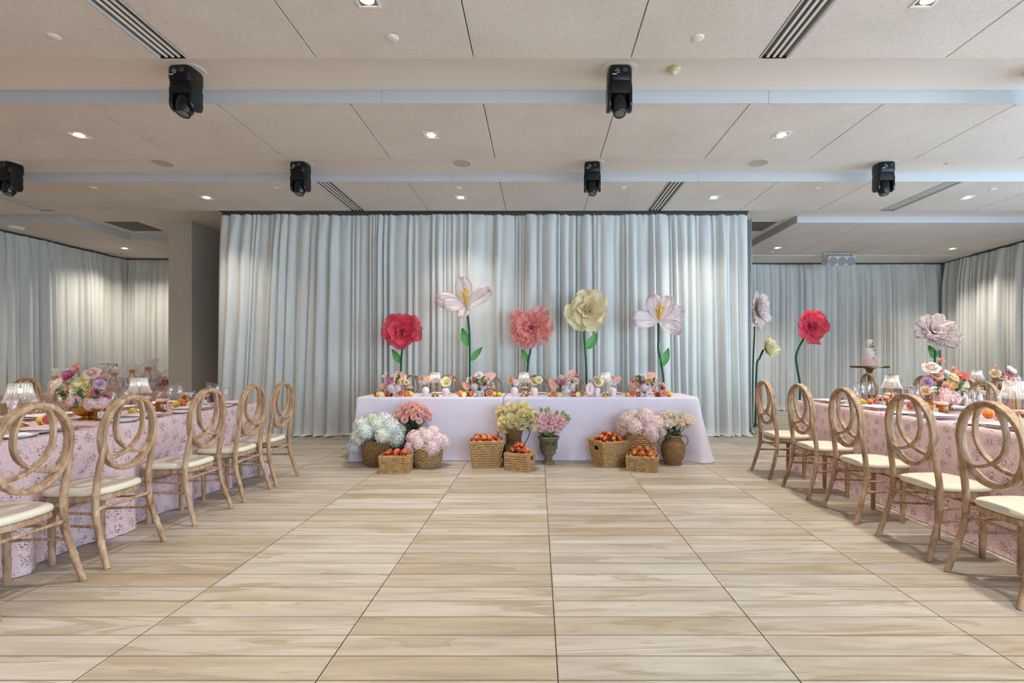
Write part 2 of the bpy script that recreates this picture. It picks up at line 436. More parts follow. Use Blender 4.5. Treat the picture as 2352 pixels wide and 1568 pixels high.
for y in (1.2, -.8, -2.8):
    for x, nm in zip(DX[1:], names[1:]):
        downlight(x, y, '%s square downlight behind the camera in the %s hidden row' % (nm, {1.2: 'first', -.8: 'second', -2.8: 'third'}[y]))
downlight(-8.66, 10.25, 'square downlight in the far left corner by the column', cone=135, power=DOWN_W*.8); downlight(5.0, 10.21, 'square downlight right beside the main drapes over the alcove', cone=115)
downlight(8.72, 10.29, 'square downlight in the far right corner of the alcove', cone=115)
cap = MB().lathe([(0, -.006), (.036, -.006), (.043, -.002), (.043, 0)], 24).mesh(smooth=True)
for i, (u, v, nm) in enumerate([(124, 84, 'top left by the vent'), (902, 87, 'top centre under the lens of a downlight'), (1603, 87, 'top right beside a slot vent'),
                                (215, 431, 'far left before the column'), (635, 431, 'left of the middle moving light'), (1053, 431, 'above the central drape downlight'),
                                (1431, 431, 'right of the centre moving light'), (1876, 432, 'right above the alcove edge'), (2280, 435, 'at the far right above the alcove'),
                                (255, 561, 'in the far left corner ceiling'), (1773, 578, 'in the alcove ceiling beside the main drapes'), (2145, 579, 'in the alcove ceiling near the right corner')]):
    p = at(u, v, 2.337*FPX/(V0-v))
    tag(link('sprinkler_cover', cap, None, M_white, loc=(p.x, p.y, HP)), 'small round white sprinkler cover plate %s' % nm, 'sprinkler cover', 'round sprinkler cover plates')
M_grill = pbr('speaker_grille', 'bdb7ad', .7)
for x, nm in ((-4.68, 'left'), (-.95, 'centre'), (2.74, 'right')):
    t = thing('ceiling_speaker', 'round flush ceiling speaker in the %s of the far channel' % nm, 'speaker', (x, 6.1, HC), 0, 'round ceiling speakers')
    link('rim', MB().lathe([(.132, 0), (.13, -.006), (.118, -.006), (.118, -.002)], 32).mesh(smooth=True), t, M_white)
    link('grille', MB().lathe([(.118, -.003), (0, -.005)], 32).mesh(smooth=True), t, M_grill)
t = thing('smoke_detector', 'cream domed motion detector beside the right front moving light', 'detector', (1.147, 4.12, HC))
link('body', MB().lathe([(.055, 0), (.056, -.015), (.045, -.03), (.02, -.036), (0, -.036)], 24).mesh(smooth=True), t, pbr('cream_plastic', 'dccfae', .4))
link('sensor_lens', MB().lathe([(.028, -.034), (.02, -.043), (0, -.046)], 20).mesh(smooth=True), t, pbr('pale_lens', 'efe6cc', .25))
tag(link('ceiling_plate', MB().bbox(-.06, .06, -.03, .03, -.008, 0, .003).mesh(), None, pbr('cream_plastic', 'dccfae', .4), loc=(5.15, 6.1, HC)), 'small cream rectangular plate on the channel at far right', 'ceiling plate')
t = thing('round_ceiling_unit', 'round white ceiling unit above the left drapes', 'detector', (-9.2, 8.62, HP))
link('body', MB().lathe([(.11, 0), (.11, -.02), (.09, -.035), (0, -.04)], 28).mesh(smooth=True), t, M_white)

M_mh = pbr('black_fixture_plastic', '0d0e10', .38); M_mh2 = pbr('black_fixture_satin', '15171a', .25)
M_lens = pbr('fixture_lens', '5e625c', .1, spec=.8); M_disp = pbr('fixture_display', '4d5148', .3); M_mark = pbr('fixture_marking', 'c9ccc8', .5)
def rsec(a, b, k=6, p=4):
    return [(a*math.copysign(abs(cos(x))**(2/p), cos(x)), b*math.copysign(abs(sin(x))**(2/p), sin(x))) for x in [2*PI*i/(4*k) for i in range(4*k)]]
def loft(m, secs, mi=0, cap=True):
    """secs: list of (list of (x,y), z)"""
    k0 = len(m.v); n = len(secs[0][0]); vs, fs = [], []
    for pts, z in secs: vs += [(x, y, z) for x, y in pts]
    for i in range(len(secs)-1):
        for k in range(n): l = (k+1) % n; fs.append((i*n+k, i*n+l, (i+1)*n+l, (i+1)*n+k))
    if cap: fs.append(tuple(range(n-1, -1, -1))); fs.append(tuple((len(secs)-1)*n+k for k in range(n)))
    return m.add(vs, fs, mi)
def moving_head(label, x, y, rz, tilt=-.35):
    t = thing('moving_head_light', label, 'stage light', (x, y, HC), rz, 'black moving head lights on the ceiling')
    link('mounting_plate', loft(MB(), [(rsec(.15, .105, 6, 3), -.001), (rsec(.15, .105, 6, 3), -.012)]).mesh(), t, M_white)
    b = link('base', smooth_by_angle(loft(MB(), [(rsec(.09, .085, 6, 5), -.012), (rsec(.098, .095, 6, 5), -.03), (rsec(.1, .095, 6, 5), -.105), (rsec(.1, .085, 6, 5), -.135)]).mesh()), t, M_mh)
    link('display', MB().box(.02, .056, -.0975, -.092, -.075, -.042).mesh(), b, M_disp)
    for (bx_, bz) in ((-.03, -.05), (-.03, -.065), (-.045, -.065), (-.015, -.065), (-.03, -.08), (-.015, -.08)):
        link('button', MB().box(bx_-.004, bx_+.004, -.0978, -.092, bz-.004, bz+.004).mesh(), b, M_mark)
    link('marking', MB().box(-.07, -.035, -.0976, -.092, -.098, -.09).mesh(), b, M_mark)
    m = MB()
    loft(m, [(rsec(.1, .078, 6, 5), -.133), (rsec(.106, .078, 6, 5), -.17), (rsec(.106, .07, 6, 5), -.235)])
    link('yoke', smooth_by_angle(m.mesh()), t, M_mh)
    for s in (-1, 1):
        arm = MB(); pr = []
        for (z, d) in ((-.185, .07), (-.25, .066), (-.29, .07), (-.325, .066), (-.35, .048), (-.36, .02)):
            pr.append(([(s*.088+q[0], q[1]) for q in rsec(.017, d, 6, 4)], z))
        link('yoke_arm', smooth_by_angle(loft(arm, pr).mesh()), t, M_mh2)
    R = Matrix.Translation((0, 0, -.285)) @ Matrix.Rotation(tilt, 4, 'X')
    h = MB().lathe([(0, .088), (.045, .082), (.068, .058), (.0705, .02), (.0705, -.035), (.064, -.075), (.052, -.1), (.05, -.115), (.044, -.115)], 28)
    hd_ = link('lamp_head', h.mesh(smooth=True), t, M_mh2, M=R)
    link('lens', MB().lathe([(.046, -.11), (.03, -.114), (0, -.117)], 24).mesh(smooth=True), hd_, M_lens)
for (x, y, lb) in [(-2.97, 4.13, 'black moving head stage light at front left of the ceiling'), (.685, 4.13, 'black moving head stage light at front right of the ceiling'),
                   (4.3, 4.13, 'black moving head light cut by the right picture edge'),
                   (-6.58, 6.1, 'black moving head light cut by the left picture edge'), (-2.96, 6.1, 'small black moving head light beside the left drape vent'),
                   (.68, 6.1, 'small black moving head light above the yellow paper flower'), (4.31, 6.1, 'small black moving head light above the right alcove edge')]:
    moving_head(lb, x, y, rnd.uniform(-.15, .1), rnd.uniform(-.3, -.1))
t = thing('hanging_loudspeaker', 'white three cone loudspeaker hung below the alcove ceiling', 'speaker', (6.6, 10.75, HP))
M_spk = pbr('white_cabinet', 'd5d6d6', .5); M_cone = pbr('grey_speaker_mesh', '9b9d9f', .7)
link('bracket', MB().box(-.3, .3, -.02, .02, -.018, 0).box(-.31, -.295, -.03, .03, -.15, 0).box(.295, .31, -.03, .03, -.15, 0).mesh(), t, M_spk)
RM = Matrix.Translation((0, -.02, -.16)) @ Matrix.Rotation(math.radians(14), 4, 'X')
cb = link('cabinet', MB().bbox(-.3, .3, -.12, .12, -.1, .1, .01).mesh(), t, M_spk, M=RM)
for x in (-.195, 0, .195):
    link('cone', MB().lathe([(0, 0), (.085, 0), (.09, .006), (.094, .006), (.094, -.004)], 28).mesh(smooth=True), cb, M_cone, M=Matrix.Translation((x, -.1205, -.01)) @ Matrix.Rotation(PI/2, 4, 'X'))

# ------------------------------------------------------------------ drapes
def drape_mat():
    t = NT('sheer_drape_cloth'); tc = t.n('ShaderNodeNewGeometry')
    n = t.n('ShaderNodeTexNoise', Scale=9.0, Detail=3.0); t.l(t.mapping(tc.outputs['Position'], (1, 1, .15)), n.inputs['Vector'])
    c = t.ramp(n.outputs['Fac'], [(.3, hx('dcdedb')), (.7, hx('e7e9e6'))])
    t.l(c, t.b.inputs['Base Color']); t.b.inputs['Roughness'].default_value = .75; t.b.inputs['Specular IOR Level'].default_value = .2
    tr = t.n('ShaderNodeBsdfTranslucent'); t.l(c, tr.inputs[0])
    ms = t.n('ShaderNodeMixShader'); ms.inputs[0].default_value = .1
    t.l(t.b.outputs[0], ms.inputs[1]); t.l(tr.outputs[0], ms.inputs[2]); t.l(ms.outputs[0], t.out.inputs[0]); return t.m
M_drape = drape_mat(); M_track = pbr('drape_track', '4a4b48', .6)
def drape(label, A, B, ztop, seed, nrm, fl=0., fr=0., depth=.125, wmin=.065, wmax=.19, puddle=.14, ret=(0, 0)):
    """pleated hanging cloth along A->B (xy); nrm = side facing the room; ret = curl back at the ends"""
    R = random.Random(seed); A, B = Vector(A), Vector(B); L = (B-A).length; d = (B-A)/L; n = Vector(nrm).normalized()
    te, be, dp, q = [0.], [0.], [], []
    while te[-1] < L:
        wd = R.choice((R.uniform(wmin, wmax*.8), R.uniform(wmin, wmax), R.uniform(wmin*.6, wmin*1.1), R.uniform(wmin*.7, wmax*.7), R.uniform(wmax, wmax*1.2)))
        te.append(te[-1]+wd); dp.append(depth*R.uniform(.3, 1.3)*(.5+.5*min(1, wd/wmax))); q.append(R.uniform(.65, 1.5))
    sc = L/te[-1]; te = [x*sc for x in te]
    be = [0.]+[te[i]+R.uniform(-.35, .35)*min(te[i]-te[i-1], te[i+1]-te[i]) for i in range(1, len(te)-1)]+[L]
    be = [-fl+x*(L+fl+fr)/L for x in be]
    vo = [R.uniform(-.035, .035)*depth/.14 for _ in te]; K = 7; cols = []
    for i in range(len(dp)):
        for k in range(K): cols.append((i, k/K))
    cols.append((len(dp)-1, 1.0))
    zs = [0, .02, .04, .07, .11, .16, .24, .36, .55, .8, 1.1, 1.45, 1.8, 2.15, 2.5, 2.75, 2.95, 3.1, 3.2, 3.3]
    zs = [z*(ztop-.05)/3.3 for z in zs]; H = zs[-1]
    m = MB(); vs = []; ph = [R.uniform(0, 6.28) for _ in range(6)]
    offs = [(0, z) for z in zs]
    tail = [(.3, 1), (.7, 1), (1.0, 1)]
    def point(i, t, z, out, frac):
        f = frac**1.2
        s = (te[i]+(te[i+1]-te[i])*t)*(1-f)+(be[i]+(be[i+1]-be[i])*t)*f
        pr = sin(PI*min(1, max(0, t**q[i])))**.62*dp[i]
        g = .45+.55*min(1, frac*7); g *= 1+.25*frac
        y = (pr+vo[i]*(1-t)+vo[i+1]*t)*g
        y += .012*sin(2*PI*s/.036+ph[0])*math.exp(-(frac*H)/.1)+.006*sin(2*PI*s/.021+ph[1])*math.exp(-(frac*H)/.08)
        y += .02*sin(2*PI*s/1.9+ph[2])+.012*sin(frac*5+s*1.3+ph[3])*frac
        e0 = max(0, 1-s/.12) if ret[0] else 0; e1 = max(0, 1-(L-s)/.12) if ret[1] else 0
        y -= (e0*e0*ret[0]+e1*e1*ret[1])
        p = A+d*s+n*(y+out)
        return p
    nr = 0
    for z in zs:
        fr_ = z/H
        for (i, t) in cols:
            p = point(i, t, z, 0, fr_); vs.append((p.x, p.y, ztop-z))
        nr += 1
    for (o_, zz) in ((.3, .032), (.62, .022), (.85, .03), (1.0, .008)):
        for c_, (i, t) in enumerate(cols):
            wr = 1+.5*sin(c_*.37+ph[4])+.35*sin(c_*.83+ph[5])
            p = point(i, t, H, puddle*o_*wr*.6, 1); vs.append((p.x, p.y, max(.006, zz+.014*sin(c_*.9+o_*5+ph[2]))))
        nr += 1
    nc = len(cols)
    fs = [(r*nc+k, r*nc+k+1, (r+1)*nc+k+1, (r+1)*nc+k) for r in range(nr-1) for k in range(nc-1)]
    m.add(vs, fs)
    o = link('drape', m.mesh(smooth=True), None, M_drape); tag(o, label, 'drape', 'pale sheer floor length drapes')
    return o
ZT = HP-.015
F, Bk = (0, -1), (1, 0)
drape('leftmost main drape panel beside the taupe column', (-5.16, 7.86), (-2.65, 7.86), ZT, 11, F, fl=.22, fr=.02, ret=(.1, 0))
drape('main drape panel behind the red and tall pink paper flowers', (-2.66, 7.85), (.36, 7.85), ZT, 12, F, ret=(0, 0), wmin=.06, wmax=.2)
drape('rightmost main drape panel behind the yellow paper flower', (.35, 7.86), (3.42, 7.86), ZT, 13, F, fr=.08, ret=(0, .15), wmin=.07, wmax=.2)
drape('short return drape at the right end of the main drapes', (3.5, 8.0), (3.42, 8.6), ZT, 19, (1, 0), depth=.05, puddle=.08)
ZB = HP-.04
drape('drape on the left wall in the foreground corner', (-9.75, 6.3), (-9.62, 8.9), ZB, 14, (1, 0), wmax=.26)
drape('drape on the left wall running to the far corner', (-9.62, 8.84), (-9.5, 11.24), ZB, 15, (1, 0))
drape('drape across the far left end behind the wrapped gifts', (-9.58, 11.27), (-5.4, 11.27), ZB, 16, F)
drape('drape at the back of the alcove behind red poppy', (3.1, 11.8), (6.35, 11.8), ZB, 17, F, wmin=.06, wmax=.17)
drape('drape at the back of the alcove behind cake and pale flower', (6.34, 11.8), (9.74, 11.8), ZB, 18, F, wmin=.06, wmax=.17)
drape('drape along the right side wall of the alcove', (9.74, 11.68), (9.3, 7.2), ZB, 20, (-1, 0))
trk = lambda x0, x1, y0, y1, z0, z1: trim(x0, x1, y0, y1, z0, z1, M_track)
trk(-5.06, 3.36, 7.83, 7.88, HP-.02, HP+.02); trk(-5.06, 3.36, 7.70, 7.9, HP+.02, HP+.03); trk(3.1, 9.74, 11.72, 11.82, HP-.035, HP-.013); trk(-9.6, -5.4, 11.2, 11.3, HP-.035, HP-.013)
struct('trim_99', MB().box(-.02, .03, -2.5, 2.5, -.022, 0).mesh(), M_track, loc=(-9.64, 8.75, HP-.013), rot=(0, 0, -.045))
struct('trim_98', MB().box(-.04, .03, -2.3, 2.3, -.022, 0).mesh(), M_track, loc=(9.54, 9.5, HP-.013), rot=(0, 0, -.095))

# ------------------------------------------------------------------ table linen
def floral_mat(name, base):
    t = NT(name); uv = t.n('ShaderNodeUVMap').outputs[0]
    dn = t.n('ShaderNodeTexNoise', Scale=40.0, Detail=2.0); t.l(uv, dn.inputs['Vector'])
    dm = t.n('ShaderNodeVectorMath', operation='MULTIPLY_ADD'); t.l(dn.outputs['Color'], dm.inputs[0])
    dm.inputs[1].default_value = (.018, .012, 0); t.l(uv, dm.inputs[2]); duv = dm.outputs[0]
    def vor(scale, loc, vec, rand=1.0, st=(1, 1, 1)):
        v = t.n('ShaderNodeTexVoronoi', Scale=scale, Randomness=rand, voronoi_dimensions='2D')
        t.l(t.mapping(vec, st, loc), v.inputs['Vector']); return v
    def lt(s, x, soft=.03): return t.ramp(s, [(x-soft, (1, 1, 1)), (x+soft, (0, 0, 0))])
    col = None; c0 = hx(base)
    tint = t.n('ShaderNodeTexNoise', Scale=3.0, Detail=3.0); t.l(uv, tint.inputs['Vector'])
    col = t.ramp(tint.outputs['Fac'], [(.35, c0), (.65, tuple(min(1, x*1.06) for x in c0[:3])+(1,))])
    def layer(big, bl, br, small, sl, sr, color, st=(1, 1, 1), amt=.9):
        nonlocal col
        big *= 1.15; small *= 1.2; B = lt(vor(big, bl, uv, .55).outputs['Distance'], br, .02); S = lt(vor(small, sl, duv, 1, st).outputs['Distance'], sr, .05)
        f = t.math('MULTIPLY', t.math('MULTIPLY', B, S), amt); col = t.mix(f, col, hx(color))
    layer(8.0, (.1, .2, 0), .27, 95, (0, 0, 0), .28, '44563f', (.7, 1, 1), .95)         # dark green leaves
    layer(8.0, (.62, .55, 0), .12, 70, (3, 1, 0), .40, 'bd5a86', (.45, 1.2, 1), .85)    # magenta blooms
    layer(7.0, (.3, .8, 0), .36, 75, (5, 2, 0), .17, '82834f', (.3, 1.3, 1), .8)        # olive stems
    layer(9.0, (.8, .05, 0), .15, 60, (7, 1, 0), .34, 'e3a48c', (.8, 1, 1), .7)         # peach blooms
    layer(6.0, (.45, .33, 0), .15, 60, (9, 4, 0), .32, 'a9c3dd', (.45, 1.2, 1), .6)     # pale blue
    layer(5.0, (.9, .9, 0), .5, 42, (2, 6, 0), .10, 'b8364f', (1, 1, 1), .9)            # red dots
    t.l(col, t.b.inputs['Base Color']); t.b.inputs['Roughness'].default_value = .85; t.b.inputs['Specular IOR Level'].default_value = .2
    return t.m
M_floral = floral_mat('floral_print_linen', 'e0c6cb')
M_lilac = pbr('lilac_linen', 'e3dcec', .8, col2='ddd6e8', nscale=3, spec=.2, bump=.04, bscale=400)
M_steel = pbr('grey_steel', '777777', .4, .8); M_board = pbr('table_board', 'b9b1a4', .6)
TH = .755                 # table board height; cloth top lies at TZ
TZ = .762
def table_under(label, x0, x1, y0, y1, h=TH):
    t = thing('folding_table', label, 'table', ((x0+x1)/2, (y0+y1)/2, 0), 0, 'folding tables under the cloths')
    W, D = (x1-x0)/2-.012, (y1-y0)/2-.012
    link('tabletop', MB().bbox(-W, W, -D, D, h-.035, h, .006).mesh(), t, M_board)
    for sx in (-1, 1):
        for sy in (-1, 1):
            link('leg', MB().tube([(sx*(W-.15), sy*(D-.12), 0), (sx*(W-.15), sy*(D-.12), h-.035)], .015, 8).mesh(smooth=True), t, M_steel)
def tablecloth(label, group, x0, x1, y0, y1, mat, seed, flare=(.03, .03, .03, .03), corner=.07, push=(), h=TZ, cor=(1, 1, 1, 1)):
    """flare: front(-y), right(+x), back(+y), left(-x); push: (side, centre, half width, depth)"""
    R = random.Random(seed); r = .02; pts = []
    Wx, Wy = x1-x0, y1-y0
    def side(a, b, k, n):
        a, b = Vector(a), Vector(b); N = max(4, int((b-a).length/.035))
        for i in range(N): pts.append((a+(b-a)*i/N, Vector(n), k, (i/N)*(b-a).length, (b-a).length))
    def arc(c, a0, k):
        for i in range(5):
            a = a0+PI/2*i/5; nn = Vector((cos(a), sin(a))); pts.append((Vector(c)+nn*r, nn, 10+k, 0, 0))
    side((x0+r, y0), (x1-r, y0), 0, (0, -1)); arc((x1-r, y0+r), -PI/2, 0)
    side((x1, y0+r), (x1, y1-r), 1, (1, 0)); arc((x1-r, y1-r), 0, 1)
    side((x1-r, y1), (x0+r, y1), 2, (0, 1)); arc((x0+r, y1-r), PI/2, 2)
    side((x0, y1-r), (x0, y0+r), 3, (-1, 0)); arc((x0+r, y0+r), PI, 3)
    n = len(pts); vs, uv, fs = [], [], []; s = 0; S = []
    for i, p in enumerate(pts):
        S.append(s); s += (pts[(i+1) % n][0]-p[0]).length
    ph = [R.uniform(0, 6.28) for _ in range(12)]
    ts = [0, .012, .03, .08, .16, .27, .39, .5, .62, .74, .85, .94, 1.0]
    for t in ts:
        for i, (p, nn, k, a, Lk) in enumerate(pts):
            if k >= 10:
                f = (flare[k-10]+flare[(k-9) % 4])/2; cw = cor[k-10]; dmp = .2
            else:
                f = flare[k]; cw = max(math.exp(-(a/.11)**2)*cor[(k-1) % 4], math.exp(-((Lk-a)/.11)**2)*cor[k])
                dmp = min(1, a/.2, (Lk-a)/.2)
            wv = (.5*sin(S[i]*9+ph[k % 4])+.35*sin(S[i]*17+ph[k % 4+4])+.3*sin(S[i]*4.1+ph[k % 4+8]))*dmp
            vlo = -.6*math.exp(-((abs(a-.19) if k < 10 else 9)/.06)**2)*cor[(k-1) % 4]-.6*math.exp(-((abs(Lk-a-.19) if k < 10 else 9)/.06)**2)*cor[k % 10 if k < 10 else 0]
            off = .004*min(1, t*60)+t**1.15*(f+f*.45*wv+corner*cw+corner*.35*vlo)
            if t >= 1: off += .008
            for (sd, c, hwid, dpt) in push:
                if sd == k:
                    q = p.y if k in (1, 3) else p.x
                    yy = max(0, 1-max(0, abs(q-c)-hwid*.55)/(hwid*.6)); yy = yy*yy*(3-2*yy)
                    zz = min(1, max(0, (t-.22)/.2)); zz = zz*zz*(3-2*zz)
                    off -= yy*zz*(dpt+off*.8)
            z = max(.004, h-.006*min(1, t*80)-t*(h-.006))
            if t == 0: off = -.008; z = h
            vs.append((p.x+nn.x*off, p.y+nn.y*off, z)); uv.append((S[i]*1.0+seed*.37, z))
    for j in range(len(ts)-1):
        for i in range(n):
            a = (i+1) % n; fs.append((j*n+i, (j+1)*n+i, (j+1)*n+a, j*n+a))
    m = MB().add(vs, fs); m.add([(v[0], v[1], h) for v in vs[:n]], [tuple(range(n))])
    uv += [(v[0]*1.0, v[1]) for v in vs[:n]]
    o = link('tablecloth', m.mesh(smooth=True, uvs=uv), None, mat)
    for f in o.data.polygons[-1:]: f.use_smooth = False
    return tag(o, label, 'tablecloth', group)
LCH = [2.48, 3.06, 3.78, 4.37, 4.89]; RCH = [2.59, 3.16, 3.81, 4.47, 5.16]
LX, RX = -2.91, 2.90; TW = 1.07
def two(label_a, label_b, x0, x1, y0, ym, y1, grp, mat, seed, push):
    table_under('folding table under '+label_a, x0, x1, y0, ym-.012); table_under('folding table under '+label_b, x0, x1, ym+.012, y1)
    tablecloth(label_a, grp, x0, x1, y0, ym-.006, mat, seed, (.03, .02, .0, .02), .05, [p for p in push if p[1] < ym], cor=(1, 0, 0, 1))
    tablecloth(label_b, grp, x0, x1, ym+.006, y1, mat, seed+1, (.0, .02, .03, .02), .05, [p for p in push if p[1] > ym], cor=(0, 1, 1, 0))
two('pink floral cloth on the nearer left table', 'pink floral cloth on the farther left table', LX-TW, LX, 1.5, 3.36, 5.17, 'pink floral tablecloths', M_floral, 1, [(1, c, .25, .075) for c in LCH])
two('pink floral cloth on the nearer right table', 'pink floral cloth on the farther right table', RX, RX+TW, 1.75, 3.62, 5.48, 'pink floral tablecloths', M_floral, 4, [])
table_under('folding table under the second right floral cloth', 5.98, 7.03, 4.9, 8.25)
tablecloth('pink floral cloth on the table behind the right chairs', 'pink floral tablecloths', 5.98, 7.03, 4.9, 8.25, M_floral, 8)
table_under('folding table under the second left floral cloth', -6.85, -5.8, 2.6, 5.45)
tablecloth('pink floral cloth on the table at the far left', 'pink floral tablecloths', -6.85, -5.8, 2.6, 5.45, M_floral, 9)
HY0, HY1 = 5.90, 6.66; HX0, HXM, HX1 = -2.19, -.42, 1.94
table_under('folding table under the left lilac cloth', HX0, HXM-.012, HY0, HY1); table_under('folding table under the right lilac cloth', HXM+.012, HX1, HY0, HY1)
tablecloth('plain lilac cloth on the left half of the head table', 'lilac head table cloths', HX0, HXM-.006, HY0, HY1, M_lilac, 21, (.015, .0, .02, .03), .07, cor=(.5, .3, 1, 1))
tablecloth('plain lilac cloth on the right half of the head table', 'lilac head table cloths', HXM+.006, HX1, HY0, HY1, M_lilac, 22, (.012, .05, .02, .0), .14, cor=(1, 1, .3, .3))

# ------------------------------------------------------------------ chairs
def wood_mat():
    t = NT('limewashed_wood'); tc = t.n('ShaderNodeTexCoord'); oi = t.n('ShaderNodeObjectInfo')
    ad = t.n('ShaderNodeVectorMath', operation='ADD'); t.l(tc.outputs['Object'], ad.inputs[0]); t.l(oi.outputs['Location'], ad.inputs[1])
    n = t.n('ShaderNodeTexNoise', Scale=16.0, Detail=6.0, Roughness=.65, Distortion=.6); t.l(t.mapping(ad.outputs[0], (1.6, 1.6, .35)), n.inputs['Vector'])
    k = t.n('ShaderNodeTexNoise', Scale=5.0, Detail=2.0); t.l(ad.outputs[0], k.inputs['Vector'])
    c = t.ramp(n.outputs['Fac'], [(.30, hx('7b5c44')), (.44, hx('a58365')), (.6, hx('c1a283')), (.75, hx('dac5ac'))])
    c = t.mix(t.math('MULTIPLY', t.ramp(k.outputs['Fac'], [(.6, (0, 0, 0)), (.75, (1, 1, 1))]), .35), c, hx('8a6a4c'))
    t.l(c, t.b.inputs['Base Color']); t.b.inputs['Roughness'].default_value = .55
    t.bump(n.outputs['Fac'], .2, .004); return t.m
M_wood = wood_mat(); M_cush = pbr('ivory_vinyl', 'e6ddcc', .5, col2='dfd5c2', nscale=6, bump=.05, bscale=90)
RZC, RHW, RHH = .765, .187, .219            # oval back centre height and half sizes (centre line)
def ring_pt(a, b): return Vector((a, -.215-.09*(b+RHH)*.9, RZC+b))
RN = Vector((0, 1, .081))
def make_chair():
    t = thing('oval_back_chair', 'chair', 'chair')
    def rs(a, b): return [(x, y) for x, y in rsec(a, b, 2, 3.2)]
    path = [ring_pt(RHW*cos(2*PI*i/40), RHH*sin(2*PI*i/40)) for i in range(40)]
    link('back_ring', smooth_by_angle(MB().tube(path, 1, closed=True, sec=rs(.0145, .0265), N=RN).mesh(), 50), t, M_wood)
    for s in (-1, 1):
        P = [(0, .212), (-.055, .19), (-.086, .12), (-.093, .03), (-.066, -.045), (-.012, -.095), (.04, -.122), (.1, -.137), (.14, -.128), (.168, -.098)]
        pth = spline([ring_pt(s*a, b)+Vector((0, .004*s, 0)) for a, b in P], 5)
        link('back_loop', smooth_by_angle(MB().tube(pth, 1, sec=rs(.0095, .0165), N=RN).mesh(), 50), t, M_wood)
    def leg(path, r0, nodes):
        pts, rr = [], []; P = spline(path, 9)
        for p in P:
            pts.append(p); k = r0*(.92+.08*p.z/.4)
            for z in nodes: k += .0045*math.exp(-((p.z-z)/.008)**2)
            rr.append(k)
        extra = []
        return MB().tube(pts, rr, 9).mesh(smooth=True)
    def dense(path, nodes):
        P = [Vector(p) for p in path]; out = []
        zs = sorted({0.0, *[z+d for z in nodes for d in (-.02, -.009, 0, .009, .02)]})
        for z in zs:
            for a, b in zip(P, P[1:]):
                if a.z <= z <= b.z: out.append(a+(b-a)*((z-a.z)/(b.z-a.z))); break
        return out
    def leg2(path, r0, nodes):
        P = spline(path, 12); P = [Vector((p.x, p.y, p.z)) for p in P]
        D = dense(P, nodes)+[p for p in P[::4]]; D.sort(key=lambda p: p.z); Q = [D[0]]
        for p in D:
            if p.z-Q[-1].z > .003: Q.append(p)
        rr = [r0*(.9+.1*min(1, p.z/.4))*(1-.45*max(0, (p.z-.6)/.1))+sum(.004*math.exp(-((p.z-z)/.008)**2) for z in nodes) for p in Q]
        return smooth_by_angle(MB().tube(Q, rr, 10).mesh(), 60)
    for s in (-1, 1):
        link('rear_leg', leg2([(s*.213, -.29, 0), (s*.204, -.245, .14), (s*.195, -.207, .29), (s*.19, -.2, .43), (s*.187, -.214, .55), (s*.1855, -.243, .70)], .0185, (.145, .3, .42)), t, M_wood)
        link('front_leg', leg2([(s*.165, .085, 0), (s*.165, .088, .2), (s*.165, .09, .385)], .0185, (.13, .29)), t, M_wood)
    # seat frame and cushion follow one rounded outline
    def outline(k=1.0, n=36):
        pts = []
        for i in range(n):
            a = 2*PI*i/n; c, s_ = cos(a), sin(a); p = 3.6
            x = math.copysign(abs(c)**(2/p), c); y = math.copysign(abs(s_)**(2/p), s_)
            pts.append(((.192+.012*y)*x*k, -.022+.19*y*k))
        return pts
    fr = MB(); loft(fr, [(outline(.97), .372), (outline(1.0), .376), (outline(1.0), .403), (outline(.98), .406)])
    link('seat_frame', smooth_by_angle(fr.mesh(), 50), t, M_wood)
    cu = MB(); loft(cu, [(outline(.97), .4065), (outline(1.02), .412), (outline(1.03), .426), (outline(1.0), .439), (outline(.9), .446), (outline(.6), .4495), (outline(.2), .451)])
    link('seat_cushion', cu.mesh(smooth=True), t, M_cush)
    def bar(a, b, r=.0095):
        a, b = Vector(a), Vector(b); P = [a+(b-a)*i/8 for i in range(9)]
        return MB().tube(P, [r*1.35, r*1.3, r, r, r*1.02, r, r, r*1.3, r*1.35], 8).mesh(smooth=True)
    link('stretcher', bar((-.186, -.206, .335), (.186, -.206, .335)), t, M_wood)
    link('stretcher', bar((-.15, .09, .31), (.15, .09, .31)), t, M_wood)
    for s in (-1, 1):
        link('stretcher', bar((s*.193, -.2, .31), (s*.167, .085, .31), .008), t, M_wood)
        link('stretcher', bar((s*.198, -.218, .235), (s*.167, .085, .235), .008), t, M_wood)
    return t
CH0 = make_chair(); ch_used = [False]
def chair(x, y, rz, label, group):
    if not ch_used[0]:
        ch_used[0] = True; CH0['label'] = label; CH0['group'] = group; CH0.location = (x, y, 0); CH0.rotation_euler = (0, 0, rz); return CH0
    return dup(CH0, label, (x, y, 0), rz, group)
for i, y in enumerate(LCH): chair(-2.79, y, PI/2+rnd.uniform(-.02, .02), 'limewashed oval back chair with ivory seat, %s from the camera in the left row' % ('nearest' if i == 0 else ORD[i]), 'chairs along the left table')
for i, y in enumerate(RCH): chair(2.635, y, -PI/2+rnd.uniform(-.02, .02), 'limewashed oval back chair with ivory seat, %s from the camera in the right row' % ('nearest' if i == 0 else ORD[i]), 'chairs along the right table')
for x, y, rz, lb in [(-4.36, 4.02, -PI/2, 'oval back chair across the left table cut by the picture edge'), (-5.35, 5.2, PI/2+.25, 'oval back chair behind the left pleated glass lamp'),
                     (-6.3, 5.78, PI, 'oval back chair at the head of the far left table'), (-6.75, 6.95, PI-.5, 'oval back chair behind the left flower bowl'),
                     (4.35, 5.05, PI/2, 'oval back chair behind the big right flower bowl')]:
    chair(x, y, rz, lb, 'oval back chairs farther back')
